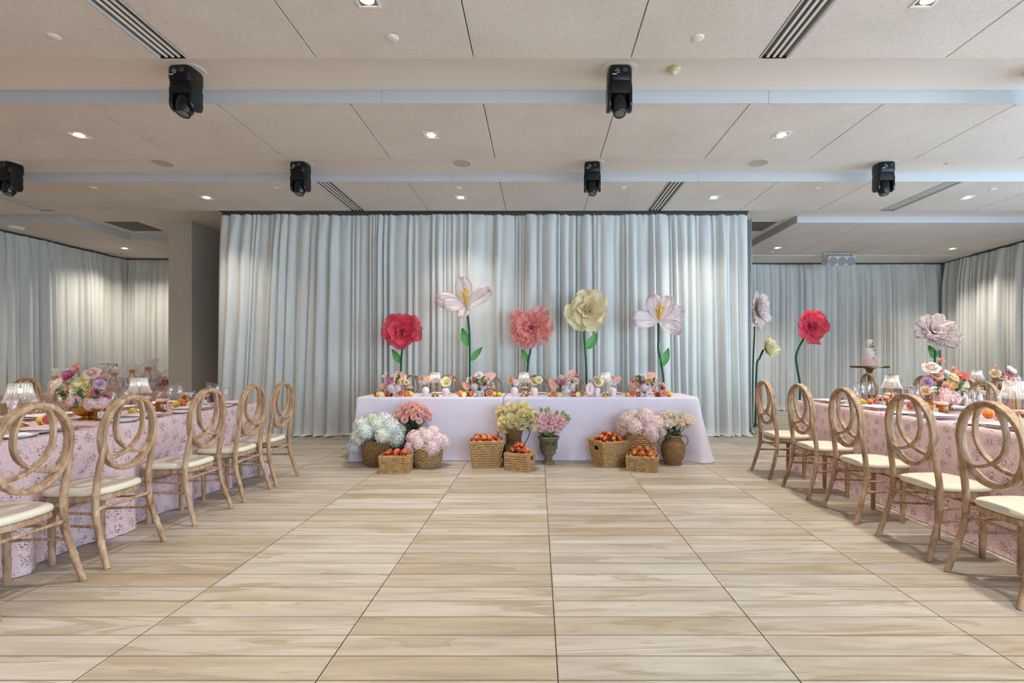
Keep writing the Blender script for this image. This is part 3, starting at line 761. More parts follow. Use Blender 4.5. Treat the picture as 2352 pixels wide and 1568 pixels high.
for y, nm in ((8.0, 'farthest'), (7.45, 'second farthest'), (6.85, 'third farthest'), (6.2, 'fourth farthest'), (5.7, 'fifth farthest'), (5.18, 'nearest')):
    chair(5.66, y, -PI/2+rnd.uniform(-.05, .05), '%s oval back chair along the table behind the right row' % nm, 'chairs along the second right table')
for x, nm in ((-1.85, 'leftmost'), (-1.31, 'second from left'), (-.70, 'third from left'), (-.03, 'middle'), (.5, 'third from right'), (.99, 'second from right'), (1.52, 'rightmost')):
    chair(x, 6.72+.2, PI+rnd.uniform(-.06, .06), 'oval back chair tucked behind the head table, %s' % nm, 'chairs behind the head table')

# ------------------------------------------------------------------ flower shapes (facing +Z, radius about 1)
def petal_pts(L, W, cup=.2, curl=.15, ruf=.05, freq=5, seed=0, c=.6, b=.35, nu=6, nv=7, tip=0., point=False):
    R = random.Random(seed); p1, p2 = R.uniform(0, 6), R.uniform(0, 6)
    vs, uv = [], []
    for j in range(nv+1):
        v = j/nv
        for i in range(nu+1):
            a = 2*i/nu-1
            ww = W*(b+(1-b)*sin(PI/2*min(1, v/c))) if v < c else W*math.sqrt(max(0, 1-((v-c)/(1.02-c))**2*(1-.02)))
            if point: ww = W*sin(PI*min(1, v**.8))**.9+.01*W
            x = a*ww; y = L*v+ruf*.22*sin(freq*1.7*a+p2)*v**3*L+tip*(1-abs(a))*v**4*L
            z = cup*a*a*ww+curl*v*v*L+ruf*sin(freq*a+p1+v*2)*v*v*L+ruf*1.3*a*a*sin(v*11+p2+a)*v*W
            vs.append(Vector((x, y, z))); uv.append((i/nu, v))
    fs = [(j*(nu+1)+i, j*(nu+1)+i+1, (j+1)*(nu+1)+i+1, (j+1)*(nu+1)+i) for j in range(nv) for i in range(nu)]
    return vs, fs, uv
def k_rose(seed, open_=.6, tight=False):
    R = random.Random(seed); m = MB()
    m.lathe([(0, .1), (.12, .25), (.1, .55), (0, .62)], 8)
    lay = [(3, .19, .72, .0), (3, .36, .70, .1), (4, .54, .63, .4), (5, .70, .5, .9), (5, .82, .34, 1.3)]
    if tight: lay = [(3, .24, .92, .0), (3, .46, .88, .08), (4, .66, .78, .25), (4, .80, .58, .6)]
    for li, (n, r, h, fl) in enumerate(lay):
        a0 = R.uniform(0, 6)
        for k in range(n):
            th = a0+2*PI*k/n; wid = 2*PI/n*.72; j1 = R.uniform(-.05, .05)
            lop = R.uniform(-.04, .04)
            def fn(u, v, th=th, wid=wid, r=r, h=h, fl=fl, j1=j1, lop=lop):
                a = (u-.5)*2; a3 = abs(a)**2.4
                rr = r*(.25+.75*sin(PI/2*min(1, v*1.25)))+(fl*.26*open_/.6-.10)*max(0, v-.55)**1.5*2.2*(1-.5*a3)-.05*r*a*lop*8
                ang = th+a*wid*.85*math.sqrt(max(.05, 1-.75*(abs(v-.55)/.55)**2.2))
                z = -.15+(h+.15+j1)*(1-(1-v)**1.5)*(1-.30*a3*v)-.22*fl*max(0, v-.72)*open_/.6
                return (rr*cos(ang), rr*sin(ang), z)
            m.grid(fn, 6, 6)
    return m
def k_carn(seed):
    R = random.Random(seed); m = MB()
    for (r, z0, up, nf) in ((1, 0, .15, 13), (.92, .1, .35, 11), (.75, .15, .6, 10), (.5, .2, .8, 8), (.28, .2, .95, 6)):
        p = R.uniform(0, 6); n = nf*4
        m.add([(0, 0, z0-.1)]+[(r*k*(1+.10*cos(nf*a*2+p))*cos(a), r*k*(1+.1*cos(nf*a*2+p))*sin(a), z0+(up*k*k)+.09*k*cos(nf*a+p))
                              for k in (.5, 1.0) for a in [2*PI*i/n for i in range(n)]],
              [(0, 1+i, 1+(i+1) % n) for i in range(n)]+[(1+i, 1+n+i, 1+n+(i+1) % n, 1+(i+1) % n) for i in range(n)])
    return m
def fib(n, zmin=-1):
    out = []
    for i in range(n):
        z = 1-(1-zmin)*(i+.5)/n; r = math.sqrt(max(0, 1-z*z)); a = i*2.399963
        out.append(Vector((r*cos(a), r*sin(a), z)))
    return out
def k_hyd(seed, n=125):
    R = random.Random(seed); m = MB()
    m.lathe([(0, -.6), (.45, -.5), (.7, -.2), (.76, .15), (.55, .55), (0, .75)], 14)
    for d in fib(n, -.55):
        M = TRS(d*R.uniform(.9, 1.02), face_to(d+Vector((R.uniform(-.25, .25), R.uniform(-.25, .25), R.uniform(-.25, .25)))) @ Matrix.Rotation(R.uniform(0, 6), 4, 'Z'), R.uniform(.155, .2))
        for q in range(4):
            a = q*PI/2; c, s = cos(a), sin(a)
            P = [(0, 0, .02), (.4, -.42, .1), (.85, -.4, .2), (1.02, 0, R.uniform(.15, .4)), (.85, .4, .2), (.4, .42, .1)]
            m.add([M @ Vector((x*c-y*s, x*s+y*c, z)) for x, y, z in P], [(0, 1, 2, 3, 4, 5)])
    return m
def k_dahlia(seed):
    m = MB(); R = random.Random(seed)
    m.lathe([(0, -.4), (.5, -.3), (.7, 0), (.55, .4), (0, .62)], 12)
    for i, d in enumerate(fib(90, -.45)):
        M = TRS(d*.55, face_to(d) @ Matrix.Rotation(R.uniform(0, 6), 4, 'Z'))
        up = (Vector((0, 0, 1))-d*d.z); up = up.normalized() if up.length > .1 else Vector((1, 0, 0))
        sd = d.cross(up).normalized(); b = d*.5; tip = d*R.uniform(.92, 1.02)+up*.1
        m.add([b-sd*.05, b+sd*.05, d*.8+sd*.12+up*.02, tip, d*.8-sd*.12+up*.02], [(0, 1, 2, 3, 4)])
    return m
def k_open(seed, n=7, cupup=.55):
    """open flower: anemone, ranunculus, sweet pea"""
    m = MB(); R = random.Random(seed)
    for ly, (nn, L, el) in enumerate(((n, 1.0, cupup*.55), (n-2, .72, cupup*1.3))):
        for k in range(nn):
            v, f, u = petal_pts(L, .46*L, .35, .1, .07, 5, seed*13+k+ly*50, nu=4, nv=4)
            M = Matrix.Rotation(2*PI*k/nn+ly*.4+R.uniform(-.1, .1), 4, 'Z') @ Matrix.Rotation(el+R.uniform(-.1, .1), 4, 'X')
            m.add([M @ p for p in v], f)
    m.lathe([(.16, .06), (.12, .18), (0, .22)], 8, mi=1)
    return m
def k_anth():
    """heart shaped waxy spathe with a spadix"""
    m = MB(); n = 20
    def out(a):
        r = .95*(1-.35*abs(sin(a/2))**9)*(1+.35*max(0, cos(a))**6); return Vector((r*.72*sin(a), r*cos(a), 0))
    vs = [Vector((0, -.35, .0))]; fs = []
    for k in (.5, 1.0):
        for i in range(n):
            p = Vector((0, -.35, 0)).lerp(out(2*PI*i/n)-Vector((0, .1, 0)), k); p.z = .12*(k**2)+.1*abs(p.x)-.12*max(0, p.y); vs.append(p)
    fs += [(0, 1+i, 1+(i+1) % n) for i in range(n)]+[(1+i, 1+n+i, 1+n+(i+1) % n, 1+(i+1) % n) for i in range(n)]
    m.add(vs, fs)
    m.tube([(0, -.3, .03), (0, -.1, .18), (0, .15, .3), (0, .35, .36)], [.055, .06, .05, .03], 7, mi=1); return m
def k_leaf(seed, L=1.0, W=.3):
    v, f, u = petal_pts(L, W, .35, -.25, .03, 4, seed, nu=4, nv=6, point=True); return MB().add(v, f)
def k_sprig(seed, n=9):
    """thin branching sprig with small leaves"""
    m = MB(); R = random.Random(seed)
    P = spline([(0, 0, 0), (.06, .03, .35), (.02, .1, .7), (.1, .15, 1)], 4); m.tube(P, .012, 5)
    for k in range(n):
        p = P[3+int(k*(len(P)-4)/n)]; a = R.uniform(0, 6)
        M = TRS(p, Matrix.Rotation(a, 4, 'Z') @ Matrix.Rotation(R.uniform(.3, .9), 4, 'X'), R.uniform(.16, .26))
        v, f, u = petal_pts(1, .4, .3, .1, 0, 4, k, nu=2, nv=3); m.add([M @ q for q in v], f)
    return m
def k_spike(seed):
    """stock flower spike: florets up a stem, green buds at the tip"""
    m = MB(); R = random.Random(seed)
    for k in range(26):
        z = .25+.62*k/26; a = k*2.4; r = .13*(1-.35*k/26)
        d = Vector((cos(a), sin(a), .35)).normalized()
        M = TRS(Vector((r*cos(a)*.7, r*sin(a)*.7, z)), face_to(d) @ Matrix.Rotation(R.uniform(0, 6), 4, 'Z'), .085*(1-.2*k/26))
        for q in range(4):
            c, s = cos(q*PI/2), sin(q*PI/2); P = [(0, 0, 0), (.6, -.5, .25), (1.05, 0, .45), (.6, .5, .25)]
            m.add([M @ Vector((x*c-y*s, x*s+y*c, zz)) for x, y, zz in P], [(0, 1, 2, 3)])
    for k in range(9):
        a = k*2.4; z = .88+.13*k/9; r = .035
        m.lathe([(0, -.03), (.022, 0), (0, .035)], 6, mi=1, M=Matrix.Translation((r*cos(a), r*sin(a), z)))
    m.tube([(0, 0, -.2), (0, 0, .95)], .014, 6, mi=1); return m
M_green = pbr('leaf_green', '4e7a35', .5, col2='2f5a26', nscale=8, transl=.2, spec=.4)
M_dkgreen = pbr('dark_leaf', '2e5328', .45, col2='1f3d1f', nscale=6, transl=.1)
M_stem = pbr('stem_green', '4a7042', .55)
M_centre = pbr('dark_flower_centre', '2d2a22', .7); M_spad = pbr('spadix_yellow', 'eac172', .5); M_bud = pbr('bud_green', '8aa05c', .6)
KIT = {}
for i in range(3): KIT['rose%d' % i] = k_rose(i).mesh('rose', True); KIT['carn%d' % i] = k_carn(i+5).mesh('carnation', True); KIT['bud%d' % i] = k_rose(i+40, .5, True).mesh('rose', True)
for i in range(2):
    KIT['hyd%d' % i] = k_hyd(i).mesh('hydrangea'); KIT['open%d' % i] = k_open(i, 7+i).mesh('open_flower', True, [None, M_centre]); KIT['ran%d' % i] = k_rose(i+20, 1.0).mesh('ranunculus', True)
    KIT['leaf%d' % i] = k_leaf(i).mesh('leaf', True); KIT['spike%d' % i] = k_spike(i).mesh('stock_spike', False, [None, M_bud])
KIT['dahl0'] = k_dahlia(3).mesh('dahlia'); KIT['anth0'] = k_anth().mesh('anthurium', True, [None, M_spad]); KIT['sprig0'] = k_sprig(1).mesh('sprig', True); KIT['sprig1'] = k_sprig(5).mesh('sprig', True)
KIT['pea0'] = k_open(9, 5, 1.0).mesh('sweet_pea', True, [None, None])
NAMEOF = {'rose': 'rose', 'bud': 'rose', 'carn': 'carnation', 'hyd': 'hydrangea', 'open': 'anemone', 'ran': 'ranunculus', 'leaf': 'leaf', 'dahl': 'dahlia', 'anth': 'anthurium', 'sprig': 'sprig', 'pea': 'sweet_pea', 'spike': 'stock_spike'}
PET = {}
def fcol(h):
    if h not in PET: PET[h] = pbr('petal_'+h, tuple(1-(1-x)*.8 for x in hx(h)[:3])+(1,), .6, transl=.25, spec=.25, vary=.1)
    return PET[h]
def bloom(par, kind, col, p, d, s, seed=None, roll=None):
    keys = [k for k in KIT if k.startswith(kind)]
    k = keys[(rnd.randrange(99) if seed is None else seed) % len(keys)]
    M = TRS(p, face_to(d) @ Matrix.Rotation(rnd.uniform(0, 6) if roll is None else roll, 4, 'Z'), s)
    mt = M_green if kind in ('leaf', 'sprig') else fcol(col)
    if kind == 'leaf' and col: mt = M_dkgreen
    o = link(NAMEOF[kind], KIT[k], par, mt, M=M)
    if kind == 'spike': pass
    if kind == 'pea': o.material_slots[1].link = 'OBJECT'; o.material_slots[1].material = mt
    return o
def stem_to(par, a, b, r=.003, mat=None):
    a, b = Vector(a), Vector(b); mid = (a+b)/2+Vector((0, 0, .03*(b-a).length))
    return link('stem', MB().tube(spline([a, mid, b], 4), r, 5).mesh(smooth=True), par, mat or M_stem)

# ------------------------------------------------------------------ giant paper flowers
def paper_mat(name, c0, c1, edge=None, transl=.35, alpha=1):
    t = NT(name); uv = t.n('ShaderNodeUVMap').outputs[0]
    n = t.n('ShaderNodeTexNoise', Scale=3.0, Detail=4.0); t.l(t.mapping(uv, (9, 1.2, 1)), n.inputs['Vector'])
    c = t.ramp(n.outputs['Fac'], [(.35, hx(c0)), (.65, hx(c1))])
    if edge:
        sp = t.n('ShaderNodeSeparateXYZ'); t.l(uv, sp.inputs[0])
        ed = t.math('ABSOLUTE', t.math('MULTIPLY_ADD', sp.outputs[0], 2, -1))
        e1 = t.ramp(ed, [(.82, (0, 0, 0)), (1.0, (1, 1, 1))]); e2 = t.ramp(sp.outputs[1], [(.86, (0, 0, 0)), (1.0, (1, 1, 1))])
        e3 = t.ramp(ed, [(.0, (1, 1, 1)), (.09, (0, 0, 0))])
        f = t.math('MAXIMUM', t.math('MAXIMUM', e1, e2), t.math('MULTIPLY', e3, .5))
        c = t.mix(t.math('MULTIPLY', f, .8), c, hx(edge))
    t.l(c, t.b.inputs['Base Color']); t.b.inputs['Roughness'].default_value = .5; t.b.inputs['Specular IOR Level'].default_value = .35
    tr = t.n('ShaderNodeBsdfTranslucent'); t.l(c, tr.inputs[0]); ms = t.n('ShaderNodeMixShader'); ms.inputs[0].default_value = transl
    t.l(t.b.outputs[0], ms.inputs[1]); t.l(tr.outputs[0], ms.inputs[2]); last = ms.outputs[0]
    if alpha < 1:
        tp = t.n('ShaderNodeBsdfTransparent'); m2 = t.n('ShaderNodeMixShader'); m2.inputs[0].default_value = alpha
        t.l(tp.outputs[0], m2.inputs[1]); t.l(last, m2.inputs[2]); last = m2.outputs[0]
    t.l(last, t.out.inputs[0]); return t.m
M_pstem = pbr('painted_stem', '0f5a41', .5); M_pleaf = paper_mat('paper_leaf', '55ad5c', '8ccc78', transl=.3)
P_red = paper_mat('red_organza', 'e63e58', 'f4687a', alpha=.93); P_coral = paper_mat('coral_organza', 'f79c94', 'fcbcb2', alpha=.9)
P_yel = paper_mat('yellow_organza', 'fbe9b4', 'fff6dc', transl=.3); P_lily = paper_mat('blush_organza', 'f3e0e4', 'fbf2f0', 'cc7f9e', alpha=.8)
P_blush = paper_mat('pale_pink_organza', 'fde6e1', 'fff6f2', transl=.3); P_lemon = paper_mat('lemon_organza', 'fbefb8', 'fff8da', transl=.3)
M_stam = pbr('paper_stamen', 'edbe4c', .6, col2='f4cf6c', nscale=20); M_seed = pbr('purple_seed_head', '7d2b4c', .7, col2='b4578a', nscale=25)
def giant(name, label, head, face, stem, leaves, layers, mat, centre, shape, scale):
    """head: world point; face: direction; stem: list of world points below the head; layers: (count, length, width, elevation, ruffle)"""
    base = Vector(stem[-1]); t = thing(name, label, 'paper flower', (base.x, base.y, 0), 0, 'giant paper flowers')
    off = Vector((base.x, base.y, 0)); H = Vector(head)-off
    pts = [H-Vector(face)*.04]+[Vector(p)-off for p in stem]
    st = link('stem', MB().tube(spline(pts, 8), .016*scale, 8).mesh(smooth=True), t, M_pstem)
    link('base_plate', MB().lathe([(0, .02), (.02, .02), (.13, .012), (.14, 0)], 24).mesh(smooth=True), t, M_pstem)
    F = face_to(face, 'Y'); R = random.Random(label); cache = {}
    for li, (n, L, W, el, ruf) in enumerate(layers):
        for k in range(n):
            key = (li, k % 3)
            if key not in cache:
                v, f, u = petal_pts(L*scale, W*scale, shape.get('cup', .2), shape.get('curl', .1), ruf, shape.get('freq', 6), R.randrange(999), shape.get('c', .62), shape.get('b', .3), 10, 10, shape.get('tip', 0))
                cache[key] = MB().add(v, f).mesh('petal', True, uvs=u)
            a = 2*PI*(k+.5*(li % 2))/n+R.uniform(-.12, .12)+shape.get('a0', 0)
            if shape.get('angles'): a = shape['angles'][k]
            e = el+R.uniform(-.16, .16); sc = shape['lens'][k] if 'lens' in shape else R.uniform(.76, 1.13)
            M = TRS(H, F @ Matrix.Rotation(a, 4, 'Z') @ Matrix.Rotation(e, 4, 'X'), sc)
            link('petal', cache[key], t, mat, M=M)
    if centre == 'seed':
        m = MB().lathe([(.02, -.02), (.035, .02), (.03, .045), (0, .055)], 12)
        for k in range(22):
            a = k*2.4; r = .03+.02*(k % 3)/2; m.tube([(0, 0, .01), (r*cos(a), r*sin(a), .05), (1.5*r*cos(a), 1.5*r*sin(a), .065)], [.003, .003, .006], 5)
        link('seed_head', m.xf(Matrix.Scale(scale*.9, 4)).mesh(smooth=True), t, M_seed, M=TRS(H, F))
    elif centre == 'stamen':
        for k in range(7):
            a = k*.9; r = .028 if k else 0; ln = (.30 if k == 0 else R.uniform(.16, .26))*scale
            d = Vector((r*cos(a), r*sin(a), 1)); Q = [Vector((r*.3*cos(a), r*.3*sin(a), 0)), d*ln*.55+Vector((r*cos(a), r*sin(a), 0)), d*ln+Vector((r*2.2*cos(a), r*2.2*sin(a), 0))]
            link('stamen', MB().tube(spline(Q, 4), [.008]*7+[.014, .010] if k else [.014]*9, 7).mesh(smooth=True), t, M_stam, M=TRS(H, shape['stF']))
    elif centre == 'puff':
        for k in range(7):
            v, f, u = petal_pts(.1*scale, .05*scale, .3, .5, .15, 6, k, nu=5, nv=5)
            link('inner_petal', MB().add(v, f).mesh('inner_petal', True, uvs=u), t, mat, M=TRS(H+Vector(face)*.03, F @ Matrix.Rotation(k*.9, 4, 'Z') @ Matrix.Rotation(1.1, 4, 'X')))
    for (p, q, ln, wd) in leaves:          # attached at p, pointing to q
        p, q = Vector(p)-off, Vector(q)-off; d = (q-p).normalized()
        side = d.cross(Vector((0, -1, 0))).normalized(); Mx = Matrix((side, d, side.cross(d))).transposed().to_4x4()
        v, f, u = petal_pts(1, .42*wd, .3, -.1, .08, 9, R.randrange(99), nu=8, nv=12, point=True)
        link('leaf', MB().add(v, f).mesh('leaf', True, uvs=u), t, M_pleaf, M=TRS(p, Mx, (q-p).length*ln))
    return t
GY = 7.36
def gp(u, v, y=GY): return at(u, v, y)
def fl(u, y=GY): return Vector(((u-U0)*y/FPX, y, 0))
poppy = [(5, .285, .19, .12, .10), (4, .22, .16, .5, .11), (4, .12, .09, .95, .14)]
peony = [(8, .35, .125, .05, .10), (8, .31, .12, .3, .11), (7, .24, .11, .6, .12), (6, .16, .09, .95, .14)]
giant('red_paper_poppy', 'giant red paper poppy at the left behind the head table', gp(925, 763), (.05, -1, .12), [gp(924, 800), gp(921, 850), fl(921)], [(gp(922, 835), gp(899, 802), 1, .5)],
      poppy, P_red, 'seed', dict(cup=.12, curl=.05, freq=4, c=.76, b=.35), 1.0)
giant('blush_paper_lily', 'tall blush paper lily with yellow stamens left of centre', gp(1071, 702), (0, -1, .30), [gp(1078, 760), gp(1079, 800), gp(1079, 860), fl(1081)],
      [(gp(1075, 795), gp(1061, 752), 1, .55), (gp(1080, 829), gp(1108, 796), 1, .4)], [(5, .45, .13, .22, .13)], P_lily, 'stamen',
      dict(cup=.35, curl=.16, freq=6, c=.62, b=.2, angles=[.12, 1.42, -1.12, PI-.12, 1.72], lens=[.95, 1.0, 1.0, .66, .8], stF=face_to((0, -.5, 1))), 1.0)
giant('coral_paper_peony', 'giant coral paper peony at the centre behind the head table', gp(1218, 753), (0, -1, .1), [gp(1219, 800), gp(1212, 850), fl(1211)], [(gp(1213, 833), gp(1198, 802), 1, .5)],
      peony, P_coral, 'seed', dict(cup=.1, curl=.02, freq=7, c=.84, b=.3), .98)
giant('yellow_paper_peony', 'giant pale yellow paper peony right of centre', gp(1347, 713), (-.05, -1, .08), [gp(1342, 760), gp(1344, 800), gp(1347, 860), fl(1347)], [(gp(1347, 802), gp(1373, 764), 1, .55)],
      [(7, .34, .155, .08, .09), (6, .29, .15, .35, .1), (5, .21, .13, .75, .1), (4, .13, .1, 1.05, .1)], P_yel, 'puff', dict(cup=.25, curl=.1, freq=4, c=.76, b=.35), .95)
giant('blush_paper_lily', 'blush paper lily with a spread petal at the right end', gp(1514, 736), (0, -1, .25), [gp(1513, 775), gp(1512, 800), gp(1520, 840), gp(1525, 890), fl(1526)], [(gp(1517, 843), gp(1537, 799), 1, .5)],
      [(5, .44, .14, .22, .13)], P_lily, 'stamen', dict(cup=.35, curl=.16, freq=6, c=.62, b=.2, angles=[.38, -.42, -1.15, 1.62, PI+.85], lens=[.92, .88, .86, 1.02, .85], stF=face_to((0, -.45, 1))), 1.0)
AY = 9.7
giant('red_paper_poppy', 'giant red paper poppy on a curved stem in the alcove', gp(1863, 750, AY), (.15, -1, .1), [gp(1845, 778, AY), gp(1829, 815, AY), gp(1832, 850, AY), gp(1838, 890, AY), fl(1834, AY)], [],
      poppy, P_red, 'seed', dict(cup=.15, curl=.08, freq=4, c=.76, b=.35), 1.25)
giant('pale_pink_paper_chrysanthemum', 'giant pale pink ruffled paper flower beside the cake', gp(2148, 766, 9.9), (0, -.85, .55), [gp(2148, 790, 9.9), gp(2147, 830, 9.9), fl(2146, 9.9)],
      [(gp(2147, 824, 9.9), gp(2136, 796, 9.9), 1.1, .7), (gp(2147, 818, 9.9), gp(2156, 806, 9.9), 1.1, .6)],
      [(11, .42, .105, .03, .09), (10, .37, .1, .25, .1), (9, .3, .1, .5, .1), (7, .2, .09, .85, .1)], P_blush, 'puff', dict(cup=.12, curl=.04, freq=8, c=.75, b=.28), 1.08)
giant('pale_pink_paper_chrysanthemum', 'pale pink paper flower half hidden by the main drape edge', gp(1737, 712, 9.2), (.7, -.75, .1), [gp(1733, 760, 9.2), gp(1730, 830, 9.2), fl(1728, 9.2)], [],
      [(11, .40, .13, .05, .05), (10, .36, .12, .3, .07), (8, .3, .11, .55, .08), (6, .2, .09, .9, .1)], P_blush, 'puff', dict(cup=.12, curl=.04, freq=8, c=.75, b=.28), .95)
giant('lemon_paper_flower', 'small lemon paper flower beside the main drape edge', gp(1758, 802, 8.9), (.55, -.8, .2), [gp(1745, 822, 8.9), gp(1738, 845, 8.9), fl(1735, 8.9)], [],
      [(7, .23, .09, .35, .05), (6, .18, .08, .7, .06), (5, .12, .06, 1.0, .06)], P_lemon, 'puff', dict(cup=.3, curl=.1, freq=5, c=.6, b=.3, tip=.12), 1.1)

# ------------------------------------------------------------------ baskets, vases, jugs with flowers on the floor
def wicker(name, a, b, c): return pbr(name, a, .75, col2=b, nscale=30, stretch=(1, 1, 3), bump=.3, bscale=140)
M_wick = wicker('seagrass_wicker', 'd0aa78', '9a7648', 0); M_wick2 = wicker('dark_willow', 'b08b60', '7a5a3a', 0)
M_wick3 = wicker('grey_wicker', '9a8a6d', '6d6049', 0); M_wick4 = wicker('brown_jute', '8f6d47', '6a4c2e', 0); M_wick5 = wicker('cane_wicker', 'b18b5d', '80623f', 0)
M_dark = pbr('basket_inside', '4b3a26', .9); M_iron = pbr('dark_wire', '4a3a2e', .5, .6)
def weave_round(m, prof, rows, nper, amp, r, seg=4, phase=True, vertical=False):
    """woven rings: wavy strands around a round body; prof(z01)->(radius,z)"""
    n = nper*seg
    if not vertical:
        for j in range(rows):
            R_, z = prof((j+.5)/rows); ph = PI*(j % 2) if phase else 0
            pth = [((R_+amp*cos(nper/2*2*PI*i/n+ph))*cos(2*PI*i/n), (R_+amp*cos(nper/2*2*PI*i/n+ph))*sin(2*PI*i/n), z+rnd.uniform(-.0015, .0015)) for i in range(n)]
            m.tube(pth, r, 5, closed=True)
    else:
        for i in range(nper):
            a = 2*PI*i/nper; ph = PI*(i % 2); K = rows*3
            pth = []
            for k in range(K+1):
                R_, z = prof(k/K); q = R_+amp*cos(PI*k/3+ph); pth.append((q*cos(a+rnd.uniform(-.01, .01)), q*sin(a), z))
            m.tube(pth, r, 5)
def round_pot(label, cat, name, x, y, prof, h, mat, weave, rim=.008, group='woven containers before the head table', inner=True):
    t = thing(name, label, cat, (x, y, 0), 0, group)
    m = MB(); weave(m, prof); bt = prof(0)[0]; tp = prof(1)[0]
    link('woven_body', m.mesh(smooth=True), t, mat)
    K = 40; wall = MB().lathe([(0, .004), (bt-.005, .004)]+[(prof(i/K)[0]-.005, prof(i/K)[1]) for i in range(K+1)]+[(tp-.012, prof(1)[1]), (tp-.02, h*.55), (0, h*.5)], 28)
    link('lining', wall.mesh(smooth=True), t, mat)
    link('rim', MB().tube([((tp)*cos(2*PI*i/36), tp*sin(2*PI*i/36), h) for i in range(36)], rim, 6, closed=True).mesh(smooth=True), t, mat)
    return t
def lerp_prof(P):
    def f(u):
        zz = P[0][1]+(P[-1][1]-P[0][1])*u
        for (r0, z0), (r1, z1) in zip(P, P[1:]):
            if zz <= z1+1e-9:
                k = (zz-z0)/(z1-z0) if z1 > z0 else 0; k = k*k*(3-2*k)*.4+k*.6
                return r0+(r1-r0)*k, zz
        return P[-1]
    return f
def mound(t, kind, cols, c, rx, rz, n, s, seed, flat=.35, ry=None):
    """heads of flowers heaped over an opening; returned heads are parts of the arrangement"""
    R = random.Random(seed); ry = ry or rx*.75
    for d in fib(n, flat-1 if flat < 1 else 0):
        p = Vector(c)+Vector((d.x*rx, d.y*ry, d.z*rz)); j = Vector((R.uniform(-.15, .15), R.uniform(-.15, .15), R.uniform(-.1, .1)))
        bloom(t, kind, R.choice(cols), p, d+j+Vector((0, -.25, .15)), s*R.uniform(.88, 1.12), R.randrange(9))
def arrangement(label, x, y, z, group='flowers in the floor baskets'): return thing('flower_bunch', label, 'flowers', (x, y, z), 0, group)
def ppm(u, Y): return (u-U0)*Y/FPX
# white hydrangeas in a tall round willow basket
x, y = ppm(869, 5.66), 5.66
PF = lerp_prof([(.125, 0), (.165, .1), (.176, .2), (.172, .285)])
round_pot('tall round willow basket holding white hydrangeas', 'basket', 'round_basket', x, y, PF, .285, M_wick2, lambda m, p: weave_round(m, p, 7, 58, .007, .0062, vertical=True))
t = arrangement('big mound of white and pale green hydrangeas at far left', x, y, .285)
mound(t, 'hyd', ['f0f3e2', 'e9efe0', 'f4f4e6', 'e4edea'], (0, 0, .08), .225, .15, 15, .095, 3, .55)
for (dx, dz) in ((-.25, -.02), (.23, .02), (-.27, -.07)): bloom(t, 'hyd', 'dfeaf0', (dx, -.02, dz), (dx, -.6, .3), .075)
bloom(t, 'leaf', 'd', (.1, -.2, .11), (.3, -1, .5), .06); bloom(t, 'leaf', 'd', (-.09, -.16, .19), (-.1, -1, .6), .05)
# pink hydrangeas in a low round basket
x, y = ppm(982, 5.57), 5.57
PF = lerp_prof([(.118, 0), (.152, .07), (.162, .15), (.158, .225)])
round_pot('low round woven basket holding pale pink hydrangeas', 'basket', 'round_basket', x, y, PF, .225, M_wick, lambda m, p: weave_round(m, p, 13, 30, .008, .0085))
t = arrangement('mound of pale pink hydrangeas in the low round basket', x, y, .225)
mound(t, 'hyd', ['f6d9dc', 'f3cdd4', 'f7e2e0'], (.005, 0, .05), .165, .115, 11, .082, 5, .6); bloom(t, 'hyd', 'f4d6da', (-.17, -.06, .0), (-.6, -1, .3), .075); bloom(t, 'leaf', 'd', (.2, -.05, .06), (.6, -1, .1), .07)
# jute vase with carnations
x, y = ppm(949, 5.74), 5.74
PF = lerp_prof([(.085, 0), (.1, .08), (.112, .26), (.105, .32), (.07, .355), (.07, .4)])
round_pot('tall brown jute vase behind the peach basket', 'vase', 'jute_vase', x, y, PF, .4, M_wick4, lambda m, p: weave_round(m, p, 36, 40, .002, .0065))
t = arrangement('bunch of salmon pink carnations in the jute vase', x, y, .4)
R2 = random.Random(4)
for i, d in enumerate(fib(34, .05)):
    p = Vector((d.x*.185, d.y*.13, .09+d.z*.19)); bloom(t, 'carn', R2.choice(['f9c2b4', 'fbcdc0', 'f8b8a8']), p, d+Vector((0, -.35, .1)), .046*R2.uniform(.85, 1.15))
    stem_to(t, (d.x*.04, d.y*.04, -.03), p-d*.01, .0035, M_dkgreen)
for i in range(9): bloom(t, 'leaf', 'd', (R2.uniform(-.05, .05), -.03, R2.uniform(.01, .06)), (R2.uniform(-1, 1), -.6, .2), .05)
# jug with yellow roses
x, y = ppm(1180, 5.72), 5.72
PF = lerp_prof([(.115, 0), (.13, .1), (.11, .2), (.078, .255), (.088, .33), (.108, .42)])
t = round_pot('waisted brown wicker jug with wire handles', 'jug', 'wicker_jug', x, y, PF, .42, M_wick4, lambda m, p: weave_round(m, p, 44, 60, .0018, .0055))
for s in (-1, 1):
    link('handle', MB().tube(spline([(s*.1, 0, .4), (s*.15, 0, .425), (s*.185, 0, .38), (s*.165, 0, .3), (s*.12, 0, .22)], 6), .005, 6).mesh(smooth=True), t, M_iron)
for i in range(24):
    a = 2*PI*i/24
    for q in (-1, 1): link('lattice_strand', MB().tube([(.088*cos(a), .088*sin(a), .335), (.107*cos(a+q*.25), .107*sin(a+q*.25), .42)], .003, 4).mesh(), t, M_wick4)
t = arrangement('bunch of pale yellow roses in the wicker jug', x, y, .42)
